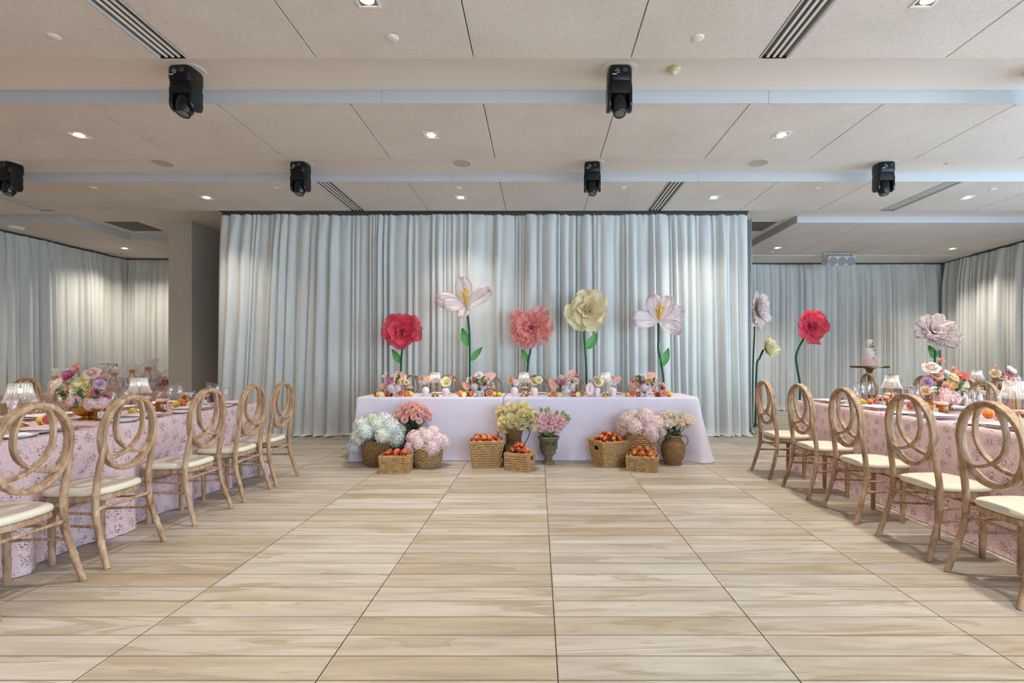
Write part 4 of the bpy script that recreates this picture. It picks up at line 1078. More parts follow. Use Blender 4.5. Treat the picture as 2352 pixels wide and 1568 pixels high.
for (du, dv, s) in [(-26, -20, 13), (-8, -32, 15), (21, -32, 16), (-31, -28, 11), (22, -14, 19), (45, -12, 15), (-2, -4, 18), (-22, -3, 14), (16, 2, 15), (-14, 9, 14), (-27, 12, 10), (4, -22, 13), (33, -24, 12), (44, 9, 10)]:
    p = Vector((du*.00505, rnd.uniform(-.09, -.02)*(1 if dv > -15 else -.3), .055-dv*.00505)); bloom(t, 'bud', rnd.choice(['fff0b0', 'fff4c4', 'ffeba4']), p, Vector((du*.012, -.75, .25-dv*.008)), s*.0062); stem_to(t, (du*.001, 0, -.03), p, .004)
for i in range(7): bloom(t, 'leaf', 'd', (rnd.uniform(-.1, .17), -.06, rnd.uniform(.0, .1)), (rnd.uniform(-1, 1), -1, .2), .08)
# urn with stock
x, y = ppm(1260, 5.72), 5.72
PF = lerp_prof([(.072, 0), (.068, .014), (.036, .045), (.042, .065), (.04, .085), (.078, .13), (.085, .21), (.088, .25), (.122, .315)])
round_pot('grey pedestal urn of woven rush', 'urn', 'pedestal_urn', x, y, PF, .315, M_wick3, lambda m, p: weave_round(m, p, 36, 44, .002, .0055))
t = arrangement('spray of pink stock flowers in the grey urn', x, y, .3)
for (du, dv, tl) in [(-38, -20, -.95), (-22, -34, -.55), (-6, -44, -.25), (2, -38, 0), (16, -36, .3), (28, -34, .55), (40, -30, .8), (44, -14, 1.0), (-16, -20, -.5), (10, -16, .3), (24, -14, .7), (-2, -22, -.1), (-28, -24, -.75), (34, -22, .8)]:
    d = Vector((tl, rnd.uniform(-.5, .2), 1)).normalized(); bloom(t, 'spike', rnd.choice(['eeb6bd', 'f2c3c4', 'e9aab2']), Vector((tl*.03, 0, .02)), d, .31+.0008*abs(dv))
for i in range(8): bloom(t, 'leaf', 'd', (rnd.uniform(-.05, .05), -.03, .01), (rnd.uniform(-1, 1), -.5, .8), .12)
# cylinder basket with lilac pink hydrangeas
x, y = ppm(1471, 5.67), 5.67
PF = lerp_prof([(.175, 0), (.172, .12), (.166, .25), (.158, .385)])
round_pot('tall cylindrical seagrass basket behind the shallow peach tray', 'basket', 'round_basket', x, y, PF, .385, M_wick, lambda m, p: weave_round(m, p, 17, 28, .008, .0115))
t = arrangement('mound of lilac pink hydrangeas above the cylindrical basket', x, y, .385)
mound(t, 'hyd', ['f6dad4', 'f3d2d2', 'f7e0d8'], (0, 0, .06), .19, .13, 12, .095, 8, .55, .12); bloom(t, 'hyd', 'f2d2d2', (.1, -.12, -.03), (.2, -1, .1), .08); bloom(t, 'hyd', 'ecd2d8', (.24, -.02, .0), (.6, -1, .1), .065)
# wicker vase with white roses
x, y = ppm(1546, 5.70), 5.70
PF = lerp_prof([(.088, 0), (.085, .035), (.118, .08), (.136, .16), (.125, .24), (.088, .29), (.084, .305), (.1, .335)])
t = round_pot('round bellied cane vase with two loop handles', 'vase', 'cane_vase', x, y, PF, .335, M_wick5, lambda m, p: weave_round(m, p, 34, 56, .002, .006))
for s in (-1, 1): link('handle', MB().tube(spline([(s*.092, 0, .315), (s*.15, 0, .325), (s*.175, 0, .27), (s*.15, 0, .21), (s*.125, 0, .19)], 6), .006, 6).mesh(smooth=True), t, M_wick5)
t = arrangement('bunch of cream white roses in the cane vase', x, y, .335)
for (du, dv, s) in [(-24, -29, 12), (-6, -38, 11), (-18, -33, 12), (8, -33, 12), (20, -31, 11), (-30, -20, 11), (-15, -16, 14), (2, -17, 12), (9, -27, 13), (19, -16, 14), (31, -22, 12), (41, -26, 12), (27, -31, 10)]:
    p = Vector((du*.00505, rnd.uniform(-.08, -.01)*(1 if dv > -25 else -.4), .04-dv*.00505)); bloom(t, 'bud', rnd.choice(['fff4e0', 'fff8ea', 'ffeed4']), p, Vector((du*.01, -.6, .45-dv*.006)), s*.006); stem_to(t, (du*.0009, 0, -.05), p, .0045)
for i in range(12): bloom(t, 'leaf', 'd', (rnd.uniform(-.13, .13), rnd.uniform(-.08, 0), rnd.uniform(.0, .1)), (rnd.uniform(-1, 1), -.8, rnd.uniform(-.2, .5)), .075)

# fruit
def peach_mat():
    t = NT('peach_skin'); tc = t.n('ShaderNodeTexCoord'); oi = t.n('ShaderNodeObjectInfo')
    ad = t.n('ShaderNodeVectorMath', operation='ADD'); t.l(tc.outputs['Object'], ad.inputs[0]); t.l(oi.outputs['Location'], ad.inputs[1])
    n = t.n('ShaderNodeTexNoise', Scale=.9, Detail=3.0, Distortion=.5); t.l(ad.outputs[0], n.inputs['Vector'])
    c = t.ramp(n.outputs['Fac'], [(.36, hx('8a2a2a')), (.48, hx('c24a2c')), (.56, hx('e0822f')), (.66, hx('eeb247'))])
    hs = t.n('ShaderNodeHueSaturation'); t.l(c, hs.inputs['Color']); t.l(t.math('MULTIPLY_ADD', oi.outputs['Random'], .35, .78), hs.inputs['Value'])
    t.l(hs.outputs[0], t.b.inputs['Base Color']); t.b.inputs['Roughness'].default_value = .5; return t.m
M_peach = peach_mat(); M_orange = pbr('orange_peel', 'f0963a', .45, col2='ea8326', nscale=1.5, bump=.15, bscale=9); M_lemon = pbr('lemon_peel', 'ecc842', .4, col2='e2b93c', nscale=1, bump=.12, bscale=9)
M_pear = pbr('lime_peel', 'cdbb45', .45, col2='b9ae3c', nscale=1.2, bump=.1, bscale=9); M_grape = pbr('blood_orange_peel', 'ee9440', .45, col2='e8743a', nscale=1, bump=.12, bscale=9); M_plum = pbr('plum_skin', '5e2130', .4, col2='8c3038', nscale=1.2)
def seg_mat(name, a, b, pith):
    t = NT(name); tc = t.n('ShaderNodeTexCoord'); sp = t.n('ShaderNodeSeparateXYZ'); t.l(tc.outputs['Object'], sp.inputs[0])
    an = t.math('ARCTAN2', sp.outputs[1], sp.outputs[0]); w_ = t.math('ABSOLUTE', t.math('SINE', t.math('MULTIPLY', an, 5)))
    r = t.math('SQRT', t.math('ADD', t.math('MULTIPLY', sp.outputs[0], sp.outputs[0]), t.math('MULTIPLY', sp.outputs[1], sp.outputs[1])))
    n = t.n('ShaderNodeTexNoise', Scale=5.0, Detail=3.0); t.l(tc.outputs['Object'], n.inputs['Vector'])
    c = t.ramp(n.outputs['Fac'], [(.35, hx(a)), (.65, hx(b))])
    c = t.mix(t.ramp(w_, [(.06, (1, 1, 1)), (.2, (0, 0, 0))]), c, hx(pith))
    c = t.mix(t.ramp(r, [(.0, (1, 1, 1)), (.16, (0, 0, 0))]), c, hx(pith)); c = t.mix(t.ramp(r, [(.8, (0, 0, 0)), (.87, (1, 1, 1))]), c, hx(pith))
    t.l(c, t.b.inputs['Base Color']); t.b.inputs['Roughness'].default_value = .3; return t.m
F_blood = seg_mat('blood_orange_flesh', 'a82f34', 'cc4a42', 'f0c9a6'); F_lemon = seg_mat('lemon_flesh', 'e6cf7c', 'efe0a4', 'f6edca')
def k_fruit(kind):
    m = MB()
    if kind == 'peach': m.lathe([(0, -.96)]+[(sin(a), -cos(a)) for a in [PI*k/12 for k in range(1, 12)]]+[(.12, .9), (0, .84)], 20)
    elif kind == 'lemon': m.lathe([(0, -1.35), (.14, -1.28), (.3, -1.08), (.62, -.85), (.9, -.42), (1, 0), (.9, .42), (.62, .85), (.3, 1.08), (.14, 1.28), (0, 1.33)], 18)
    elif kind == 'half': m.lathe([(0, -1), (.38, -.93), (.7, -.72), (.92, -.4), (1, 0), (.97, .015)], 22)
    elif kind == 'half_lemon': m.lathe([(0, -1.3), (.14, -1.24), (.3, -1.05), (.62, -.82), (.9, -.4), (1, 0), (.97, .015)], 20)
    elif kind == 'face': m.lathe([(.97, .012), (.9, .018), (.5, .014), (0, .012)], 22)
    if kind == 'peach':
        for i, v in enumerate(m.v):
            x, y, z = v; a = math.atan2(y, x); k = 1-.09*math.exp(-(a/.22)**2); m.v[i] = (x*k, y*k, z*.95)
    return m.mesh('fruit', True)
FK = {k: k_fruit(k) for k in ('peach', 'lemon', 'half', 'half_lemon', 'face')}
stalk = MB().lathe([(.05, .82), (.045, .9), (0, .9)], 6).mesh('stalk', True); M_stalk = pbr('fruit_stalk', '6a5433', .8)
FR_N = {'peach': 'peach', 'plum': 'plum', 'orange': 'orange', 'lemon': 'lemon', 'lime': 'lemon', 'blood': 'blood_orange_half', 'halflemon': 'lemon_half'}
def fruit(kind, p, r, label, group, rot=None, face=(0, -1, .25)):
    p = Vector(p)
    if kind in ('blood', 'halflemon'):
        R = face_to(face); f = Vector(face).normalized()
        t = thing(FR_N[kind], label, 'fruit', group=group, M=TRS(p, R, r))
        link('peel', FK['half' if kind == 'blood' else 'half_lemon'], t, M_grape if kind == 'blood' else M_lemon); link('flesh', FK['face'], t, F_blood if kind == 'blood' else F_lemon); return t
    R = rot if rot is not None else Euler((rnd.uniform(-.9, .9), rnd.uniform(-.9, .9), rnd.uniform(0, 6))).to_matrix().to_4x4()
    if kind in ('lemon', 'lime') and rot is None: R = Matrix.Rotation(rnd.uniform(0, 6), 4, 'Z') @ Matrix.Rotation(PI/2, 4, 'Y')
    me, mt = {'peach': ('peach', M_peach), 'plum': ('peach', M_plum), 'orange': ('peach', M_orange), 'lemon': ('lemon', M_lemon), 'lime': ('lemon', M_pear)}[kind]
    o = thing(FR_N[kind], label, 'fruit', group=group, M=TRS(p, R, r))
    link('skin', FK[me], o, mt); 
    if me == 'peach': link('stalk', stalk, o, M_stalk)
    return o
# rectangular seagrass baskets heaped with peaches
def rect_basket(label, x, y, rz, wb, wt, db, dt, h, seed, holes, nfruit, flabel, plait=.026):
    t = thing('peach_basket', label, 'basket', (x, y, 0), rz, 'rectangular peach baskets'); R = random.Random(seed)
    rows = int(h/plait+.5)
    def side(nm, ax, sg):
        m = MB()
        for j in range(rows):
            z = plait*(j+.5)*h/(rows*plait); k = z/h; W = (wb+(wt-wb)*k)/2; D = (db+(dt-db)*k)/2
            half, off = (W, D) if ax == 'x' else (D, W)
            if (nm in holes) and .62 < k < .84: spans = [(-half, -.045), (.045, half)]
            else: spans = [(-half, half)]
            for (a, b) in spans:
                n = max(2, int((b-a)/(plait*.95)))
                for i in range(n):        # plaited chevron: pairs of slanted leaf shaped strands
                    c = a+(b-a)*(i+.5)/n; L = (b-a)/n*.78
                    for q in (-1, 1):
                        s0 = Vector((c-L, 0, z+q*plait*.36)); s1 = Vector((c+L, 0, z-q*plait*.02))
                        P = [s0, s0.lerp(s1, .5)+Vector((0, plait*.12, 0)), s1]
                        pts = [Vector((p.x, sg*(off+p.y), p.z)) if ax == 'x' else Vector((sg*(off+p.y), p.x, p.z)) for p in P]
                        m.tube(pts, [plait*.2, plait*.40, plait*.2], 5)
        link('woven_side', m.mesh(smooth=True), t, M_wick)
        # backing of the side
        mb = MB(); W0, D0, W1, D1 = wb/2-.004, db/2-.004, wt/2-.004, dt/2-.004
        def pt(u, k): 
            W, D = W0+(W1-W0)*k, D0+(D1-D0)*k
            return Vector((u*W, sg*D, k*h)) if ax == 'x' else Vector((sg*W, u*D, k*h))
        for k0, k1, hole in ((0.012, .62, 0), (.62, .84, 1), (.84, 1, 0)):
            for u0, u1 in (((-1, -.3), (.3, 1)) if hole and nm in holes else ((-1, 1),)): mb.add([pt(u0, k0), pt(u1, k0), pt(u1, k1), pt(u0, k1)], [(0, 1, 2, 3)])
        link('side_backing', mb.mesh(), t, M_wick2)
    side('front', 'x', -1); side('back', 'x', 1); side('left', 'y', -1); side('right', 'y', 1)
    for k, rr in ((1, .0085), (0.02, .008)):
        W, D = (wb+(wt-wb)*k)/2, (db+(dt-db)*k)/2
        link('rim' if k == 1 else 'bottom_edge', MB().tube([(-W, -D, k*h+.002), (W, -D, k*h+.002), (W, D, k*h+.002), (-W, D, k*h+.002)], rr*1.2, 6, closed=True).mesh(), t, M_wick)
    link('bottom', MB().box(-wb/2, wb/2, -db/2, db/2, .003, .01).mesh(), t, M_dark)
    for sx in (-1, 1):
        for sy in (-1, 1): link('corner_post', MB().tube([(sx*wb/2, sy*db/2, .006), (sx*wt/2, sy*dt/2, h)], .0075, 6).mesh(smooth=True), t, M_wick)
    # fruit heap in layers
    M = Matrix.Translation((x, y, 0)) @ Matrix.Rotation(rz, 4, 'Z'); r0 = .034; W, D = wt/2-.045, dt/2-.045; cnt = 0
    for lay, (kk, zz) in enumerate(((1, h-.022), (.72, h+.030), (.34, h+.078))):
        nx, ny = max(1, int(2*W*kk/.066)+1), max(1, int(2*D*kk/.066)+1)
        for i in range(nx):
            for j in range(ny):
                if lay == 2 and R.random() < .35: continue
                px = (-W*kk+2*W*kk*i/max(1, nx-1)) if nx > 1 else 0; py = (-D*kk+2*D*kk*j/max(1, ny-1)) if ny > 1 else 0
                r = r0*R.uniform(.88, 1.06)
                p = M @ Vector((px+R.uniform(-.008, .008), py+R.uniform(-.008, .008), zz+R.uniform(-.007, .007)))
                lay_n = ('low', 'raised', 'topmost')[lay]; hor = 'centre' if nx == 1 else ['far left', 'left', 'middle', 'right', 'far right', 'end'][min(5, i if nx > 3 else i*2)]; dpt = 'middle' if ny == 1 else ('front', 'inner', 'back', 'rear', 'last')[j]
                fruit('peach', p, r, '%s %s peach in the %s row %s' % (hor, lay_n, dpt, flabel), 'peaches '+flabel); cnt += 1
    return t
rect_basket('small square sided peach basket before the white hydrangeas', ppm(910, 5.33), 5.33, .06, .30, .315, .2, .21, .178, 1, (), 12, 'in the small left basket')
rect_basket('deep peach basket left of the wicker jug', ppm(1117, 5.58), 5.60, .12, .30, .37, .24, .28, .295, 2, (), 12, 'in the deep left basket')
rect_basket('small peach basket with a handle hole beside the urn', ppm(1194, 5.42), 5.42, -.32, .27, .285, .2, .21, .185, 3, ('right',), 12, 'in the middle small basket')
rect_basket('deep tapered peach basket turned to show its corner', ppm(1399, 5.66), 5.66, .42, .28, .36, .25, .32, .285, 4, ('left',), 14, 'in the deep tapered basket')
rect_basket('shallow peach tray before the cylindrical basket', ppm(1476, 5.38), 5.40, -.24, .32, .335, .2, .21, .155, 5, ('right',), 14, 'in the shallow tray')

# ------------------------------------------------------------------ tableware kit
M_gold = pbr('brushed_gold', 'c79a45', .28, 1, col2='b5842f', nscale=14); M_brass = pbr('polished_brass', 'cfa24e', .18, 1)
M_glass = clear_mat('drinking_glass', (1, 1, 1, 1), .06, .8); M_shade = clear_mat('pleated_crystal', (1, 1, 1, 1), .12, .75, haze=.15, hcol=(.96, .97, 1, 1))
M_china = pbr('white_china', 'eef0f2', .15, spec=.6); M_napkin = pbr('blush_napkin', 'f3e2e4', .85, col2='eed8de', nscale=8, bump=.05, bscale=300); M_silver = pbr('cutlery_steel', 'b9b4ab', .15, 1)
M_pinkc = pbr('blush_ceramic', 'ead7d3', .4); M_lilacc = pbr('pale_ceramic', 'e6dcdc', .35); M_honey = pbr('amber_honey', '9a5216', .12, spec=.7, col2='b8691f', nscale=9, transl=.25)
M_lid = pbr('blush_lid', 'e8c9b4', .5); M_label = pbr('paper_label', 'e7e8e2', .7); M_ribbon = pbr('peach_ribbon', 'f2cdbc', .5, transl=.2); M_ink = pbr('label_ink', '7c8f9a', .7); M_sprig = pbr('label_leaf_print', '7fa05c', .7)
def lm(prof, n=24, **k): return MB().lathe(prof, n, **k).mesh('turned', True)
K_wine = lm([(.036, 0), (.034, .003), (.006, .006), (.004, .012), (.0038, .085), (.008, .093), (.028, .108), (.041, .132), (.043, .15), (.038, .185), (.033, .212), (.032, .212), (.037, .185), (.0415, .15), (.039, .133), (.026, .111), (0, .099)], 22)
K_flute = lm([(.032, 0), (.03, .003), (.005, .006), (.0036, .012), (.0036, .075), (.01, .085), (.022, .11), (.027, .15), (.026, .19), (.022, .225), (.021, .225), (.0255, .15), (.02, .112), (0, .09)], 20)
K_water = lm([(.034, 0), (.032, .003), (.007, .006), (.005, .012), (.005, .05), (.012, .058), (.03, .075), (.036, .1), (.035, .14), (.032, .165), (.031, .165), (.034, .14), (.035, .1), (.028, .077), (0, .064)], 20)
K_plate = lm([(0, .004), (.05, .004), (.055, .002), (.06, .006), (.085, .016), (.088, .018), (.085, .019), (.06, .0095), (.05, .0075), (0, .0075)], 32)
K_charger = lm([(0, .002), (.1, .002), (.15, .01), (.152, .012), (.15, .0125), (.1, .006), (0, .006)], 36)
gr = MB()
for i in range(48): a = 2*PI*i/48; gr.lathe([(0, -.0025), (.0025, 0), (0, .0025)], 5, M=Matrix.Translation((.151*cos(a), .151*sin(a), .0125)))
K_beads = gr.mesh('bead_rim', True)
nk = MB()
for (z0, sx, sy, ox) in ((0, .13, .1, 0), (.0125, .127, .098, .003)):
    def fn(u, v, z0=z0, sx=sx, sy=sy, ox=ox, up=1):
        x, y = (u-.5)*2, (v-.5)*2; e = 1-max(abs(x), abs(y))**5
        return (x*sx+ox, y*sy, z0+.0122*e+.0025*sin(x*3+z0*200)*sin(y*2.2))
    nk.grid(fn, 10, 8); nk.grid(lambda u, v, sx=sx, sy=sy, ox=ox, z0=z0: ((.5-u)*2*sx+ox, (v-.5)*2*sy, z0), 10, 8)
K_napkin = nk.mesh('napkin', True)
def cut(kind):
    m = MB(); m.tube([(0, -.1, .004), (0, -.03, .0065), (0, .03, .005)], 1, sec=rsec(.0045, .0018, 2, 2.5), N=(0, 0, 1))
    if kind == 'knife': m.tube([(0, .03, .005), (.002, .07, .004), (.002, .1, .004), (0, .118, .004)], [1, 1.4, 1.2, .3], sec=rsec(.0075, .0012, 2, 3), N=(0, 0, 1))
    if kind == 'spoon': m.lathe([(0, -.001), (.6, 0), (1, .22), (.96, .26), (.6, .06), (0, .05)], 14, M=TRS((0, .07, .003)) @ Matrix.Diagonal((.018, .03, .02, 1)))
    if kind == 'fork':
        m.box(-.011, .011, .03, .055, .004, .006)
        for x in (-.0095, -.0032, .0032, .0095): m.box(x-.0014, x+.0014, .055, .098, .004, .006)
    return m.mesh(kind, kind != 'fork')
K_cut = {k: cut(k) for k in ('knife', 'fork', 'spoon')}
K_jar = lm([(0, .002), (.026, .002), (.03, .006), (.031, .02), (.031, .055), (.028, .066), (.0245, .07), (0, .07)], 8)
K_lid = lm([(.0255, .068), (.0275, .07), (.0275, .084), (.0255, .087), (0, .088)], 20)
lab = MB().grid(lambda u, v: (.0322*sin((u-.5)*1.75), -.0322*cos((u-.5)*1.75), .016+.034*v), 10, 2); K_label = lab.mesh('label')
prt = MB()
for i, wd in enumerate((.55, .7, .6, .4)): prt.grid(lambda u, v, i=i, wd=wd: (.0326*sin(-.35+(u)*wd*1.2), -.0326*cos(-.35+u*wd*1.2), .042-.006*i+.0016*v), 6, 1)
K_print = prt.mesh('print'); K_mark = MB().grid(lambda u, v: (.0326*sin(-.62+.22*u), -.0326*cos(-.62+.22*u), .026+.012*v), 3, 2).mesh('leaf_print')
rb = MB()
for s in (-1, 1):
    rb.tube(spline([(0, -.03, .075), (s*.018, -.034, .088), (s*.03, -.033, .082), (s*.018, -.031, .074), (0, -.03, .075)], 4), 1, sec=[(-.0008, -.005), (.0008, -.005), (.0008, .005), (-.0008, .005)], N=(0, 1, 0))
    rb.tube(spline([(0, -.03, .075), (s*.014, -.035, .06), (s*.026, -.04, .03), (s*.03, -.045, .012)], 4), 1, sec=[(-.0008, -.005), (.0008, -.005), (.0008, .005), (-.0008, .005)], N=(0, 1, 0))
rb.tube([(.029*cos(2*PI*i/20), .029*sin(2*PI*i/20), .075) for i in range(20)], .003, 5, closed=True); K_ribbon = rb.mesh('ribbon', True)
def put(name, me, mat, x, y, z, label, cat, group, rz=0):
    return tag(link(name, me, None, mat, loc=(x, y, z), rot=(0, 0, rz)), label, cat, group)
def jar(x, y, z, rz, label):
    t = thing('honey_jar', label, 'jar', (x, y, z), rz, 'honey jar favours'); t.scale = (1.35, 1.35, 1.3)
    link('glass_body', K_jar, t, M_honey); link('lid', K_lid, t, M_lid); l = link('label', K_label, t, M_label); link('print', K_print, l, M_ink); link('leaf_print', K_mark, l, M_sprig); link('ribbon', K_ribbon, t, M_ribbon)
def setting(px, py, d, where, items='PNBCGJ', z=TZ):
    """place setting at edge point (px,py), d = inward direction"""
    d = Vector(d); r = Vector((d.y, -d.x)); rz = math.atan2(d.y, d.x)-PI/2; J = rnd.uniform
    def P(s, n): q = Vector((px, py))+r*s+d*n; return q.x, q.y
    if 'P' in items:
        t = thing('charger_plate', 'clear gold rimmed charger %s' % where, 'plate', (*P(0, .19), z), 0, 'glass charger plates')
        link('glass_plate', K_charger, t, M_glass); link('bead_rim', K_beads, t, M_gold)
    if 'N' in items: put('napkin', K_napkin, M_napkin, *P(J(-.01, .01), .185), z+(.0135 if 'P' in items else .0), 'folded blush napkin %s' % where, 'napkin', 'folded blush napkins', rz+J(-.06, .06))
    if 'B' in items:
        put('bread_plate', K_plate, M_china, *P(-.245, .105), z, 'small white bread plate %s' % where, 'plate', 'white bread plates')
    if 'C' in items:
        for nm, s in (('fork', -.178), ('knife', .172), ('spoon', .2)): put(nm, K_cut[nm], M_silver, *P(s-(.0 if nm != 'fork' else -.006), .17), z, 'polished steel %s %s' % (nm, where), nm, 'table cutlery', rz+J(-.04, .04))
    if 'G' in items:
        put('wine_glass', K_wine, M_glass, *P(.13+J(-.01, .01), .405), z, 'clear stemmed wine glass %s' % where, 'glass', 'wine glasses')
        put('champagne_flute', K_flute, M_glass, *P(.05+J(-.01, .01), .425), z, 'tall clear champagne flute %s' % where, 'glass', 'champagne flutes')
        put('water_goblet', K_water, M_glass, *P(.215+J(-.01, .01), .36), z, 'short clear water goblet %s' % where, 'glass', 'water goblets')
    if 'J' in items: jar(*P(-.14, .365), z, rz+J(-.6, .6), 'amber honey jar with peach ribbon %s' % where)
for i, y in enumerate(LCH): setting(LX, y+.02, (-1, 0), 'at the %s aisle place of the left table' % ORD[i])
for i, y in enumerate(RCH): setting(RX, y, (1, 0), 'at the %s aisle place of the right table' % ORD[i])
for i, y in enumerate(LCH[2:]): setting(LX-TW, y, (1, 0), 'at the %s far side place of the left table' % ORD[i])
for i, y in enumerate(RCH[3:]): setting(RX+TW, y, (-1, 0), 'at the %s far side place of the right table' % ORD[i])
for i, y in enumerate((5.25, 5.75, 6.25, 6.85, 7.45, 8.0)): setting(5.98, y, (1, 0), 'at the %s place of the second right table' % ORD[i], 'NBGJ')
setting(-5.8, 5.1, (-1, 0), 'at the near corner of the second left table', 'NGJ'); setting(-6.3, 5.45, (0, -1), 'at the head of the second left table', 'NG')
for x, nm in zip((-1.85, -1.31, -.70, -.03, .52, .97, 1.52), ('leftmost', 'second', 'third', 'middle', 'fifth', 'sixth', 'rightmost')):
    setting(x+.02, HY1, (0, -1), 'at the %s place of the head table' % nm, 'NG' if nm not in ('middle', 'leftmost') else 'NG')
for x, y in ((-1.62, 6.18), (-.64, 6.18), (-.16, 6.17)): jar(x, y, TZ, rnd.uniform(-.4, .4), 'amber honey jar on the head table beside %s' % {-1.62: 'the leftmost flower bowl', -.64: 'the second flower bowl', -.16: 'the middle lamp'}[x])
put('bread_plate', K_plate, M_china, 1.62, 6.42, TZ, 'small white plate at the right end of the head table', 'plate', 'white bread plates')
put('bread_plate', K_plate, M_china, -1.0, 6.4, TZ, 'small white plate left of the second head table bowl', 'plate', 'white bread plates')

# lamps
sh = MB(); N = 96; vs, fs = [], []
sp_ = [(.055, .298), (.056, .29), (.058, .262), (.063, .232), (.071, .205), (.081, .182), (.086, .17)]
for j, (r, z) in enumerate(sp_):
    for i in range(N):
        a = 2*PI*i/N; k = 1+.06*cos(a*24)*(.6+.6*j/6); vs.append((r*k*cos(a), r*k*sin(a), z+(.003*cos(a*24) if j == 6 else 0)))
for j in range(6):
    for i in range(N): fs.append((j*N+i, j*N+(i+1) % N, (j+1)*N+(i+1) % N, (j+1)*N+i))
K_shade = sh.add(vs, fs).mesh('shade', True)
K_lbase = lm([(0, 0), (.05, 0), (.05, .004), (.044, .014), (.03, .026), (.012, .033), (.0065, .036), (0, .036)], 28)
K_lstem = lm([(.006, .03), (.0055, .06), (.0055, .262), (.012, .266), (.012, .272), (0, .272)], 12)
K_fin = lm([(.004, .27), (.004, .3), (.007, .305), (.0045, .312), (0, .316)], 10); K_bulb = lm([(0, .236), (.009, .24), (.012, .255), (.009, .268), (0, .272)], 12)
M_bulb = pbr('warm_bulb', (1, .82, .58, 1), .4, emit=9)
def lamp(x, y, label, z=TZ, light=.45):
    t = thing('table_lamp', label, 'lamp', (x, y, z), rnd.uniform(0, 1), 'pleated glass table lamps')
    link('base', K_lbase, t, M_brass); link('stem', K_lstem, t, M_brass); link('shade', K_shade, t, M_shade); link('finial', K_fin, t, M_brass); link('bulb', K_bulb, t, M_bulb, loc=(0, 0, -.005))
    l = bpy.data.lights.new('lamp_glow', 'POINT'); l.energy = light; l.color = (1, .82, .6); l.shadow_soft_size = .02
    link('lamp_glow', l, t, loc=(0, 0, .22))
lamp(-3.42, 3.23, 'pleated glass table lamp near the left picture edge'); lamp(-3.40, 4.17, 'pleated glass table lamp in the middle of the left table')
lamp(3.455, 3.55, 'pleated glass table lamp near the right picture edge'); lamp(3.53, 4.88, 'pleated glass table lamp at the far end of the right table')
lamp(6.5, 7.24, 'pleated glass table lamp on the second right table')
for u, nm in ((999.6, 'left'), (1203.6, 'middle'), (1391, 'right')): lamp(ppm(u, 6.0), 6.0, 'pleated glass table lamp on the %s of the head table' % nm)

# ------------------------------------------------------------------ flower bowls and bud vases
K_gbowl = lm([(.0, 0), (.062, 0), (.064, .005), (.05, .011), (.034, .016), (.03, .026), (.05, .034), (.075, .058), (.09, .085), (.096, .105), (.09, .104), (.07, .06), (0, .04)], 96, rib=.03, ribn=24, ribf=lambda z: 1 if z > .03 else 0)
K_pbowl = lm([(0, 0), (.042, 0), (.043, .004), (.026, .012), (.02, .025), (.026, .036), (.055, .05), (.068, .072), (.07, .095), (.066, .094), (.05, .055), (0, .045)], 80, rib=.018, ribn=20, ribf=lambda z: 1 if z > .035 else 0)
K_vase = lm([(0, 0), (.03, 0), (.032, .005), (.039, .03), (.045, .06), (.044, .085), (.034, .104), (.022, .112), (.02, .118), (.016, .118), (.016, .06), (0, .05)], 72, rib=.022, ribn=18, ribf=lambda z: 1 if .008 < z < .106 else 0)
def bowl(kind, x, y, label, z=TZ):
    return put('gold_bowl' if kind == 'g' else 'footed_bowl', K_gbowl if kind == 'g' else K_pbowl, M_gold if kind == 'g' else M_lilacc, x, y, z, label, 'bowl', 'gold fluted bowls' if kind == 'g' else 'pale footed bowls')
def flowers_px(label, x, y, z, ub, vb, sc, Y, lst, h0, group, greens=8, spread=.12):
    """lst: (kind, colour, zoom x, zoom y, zoom radius); sc zoom px per photo px"""
    t = thing('flower_arrangement', label, 'flowers', (x, y, z), 0, group); k = Y/FPX/sc
    cz = h0+.05
    for i, (kd, col, zx, zy, r) in enumerate(lst):
        dx, dz = (zx-ub)*k, (vb-zy)*k; dep = rnd.uniform(-.07, -.01) if dz < cz+.08 else rnd.uniform(-.04, .05)
        p = Vector((dx, dep, dz)); d = Vector((dx*2.2, -.55, (dz-cz)*2.2+.15))
        sz = r*k*1.12
        if kd == 'anth': bloom(t, kd, col, p, Vector((dx*.8, -1, .15)), sz*1.1, roll=rnd.uniform(-1, 1)+(1.2 if dx < 0 else -1.2))
        else: bloom(t, kd, col, p, d, sz)
        stem_to(t, (dx*.15, 0, h0-.03), p-d.normalized()*sz*.1, .0022)
    R = random.Random(label)
    for i in range(greens):
        a = R.uniform(0, 6.28); p = Vector((cos(a)*spread*.6, sin(a)*spread*.5-.02, h0+R.uniform(-.005, .07)))
        if i % 2: bloom(t, 'leaf', '', p, Vector((cos(a), sin(a)-.5, .7)), R.uniform(.05, .08))
        else: bloom(t, 'sprig', '', p, Vector((cos(a)*.8, sin(a)*.5-.2, 1)), R.uniform(.1, .17))
    # mirrored filling at the back so the bowl is full from every side
    for i in range(9):
        a = PI*(.08+.84*i/8); p = Vector((cos(a)*spread*.75, .035+sin(a)*spread*.45, h0+R.uniform(.03, .12))); kd, col, *_ = R.choice([q for q in lst if q[0] != 'anth'])
        bloom(t, kd, col, p, Vector((cos(a), sin(a)*1.2, .7)), .038)
    return t
bowl('g', -3.41, 3.70, 'gold fluted footed bowl on the left table')
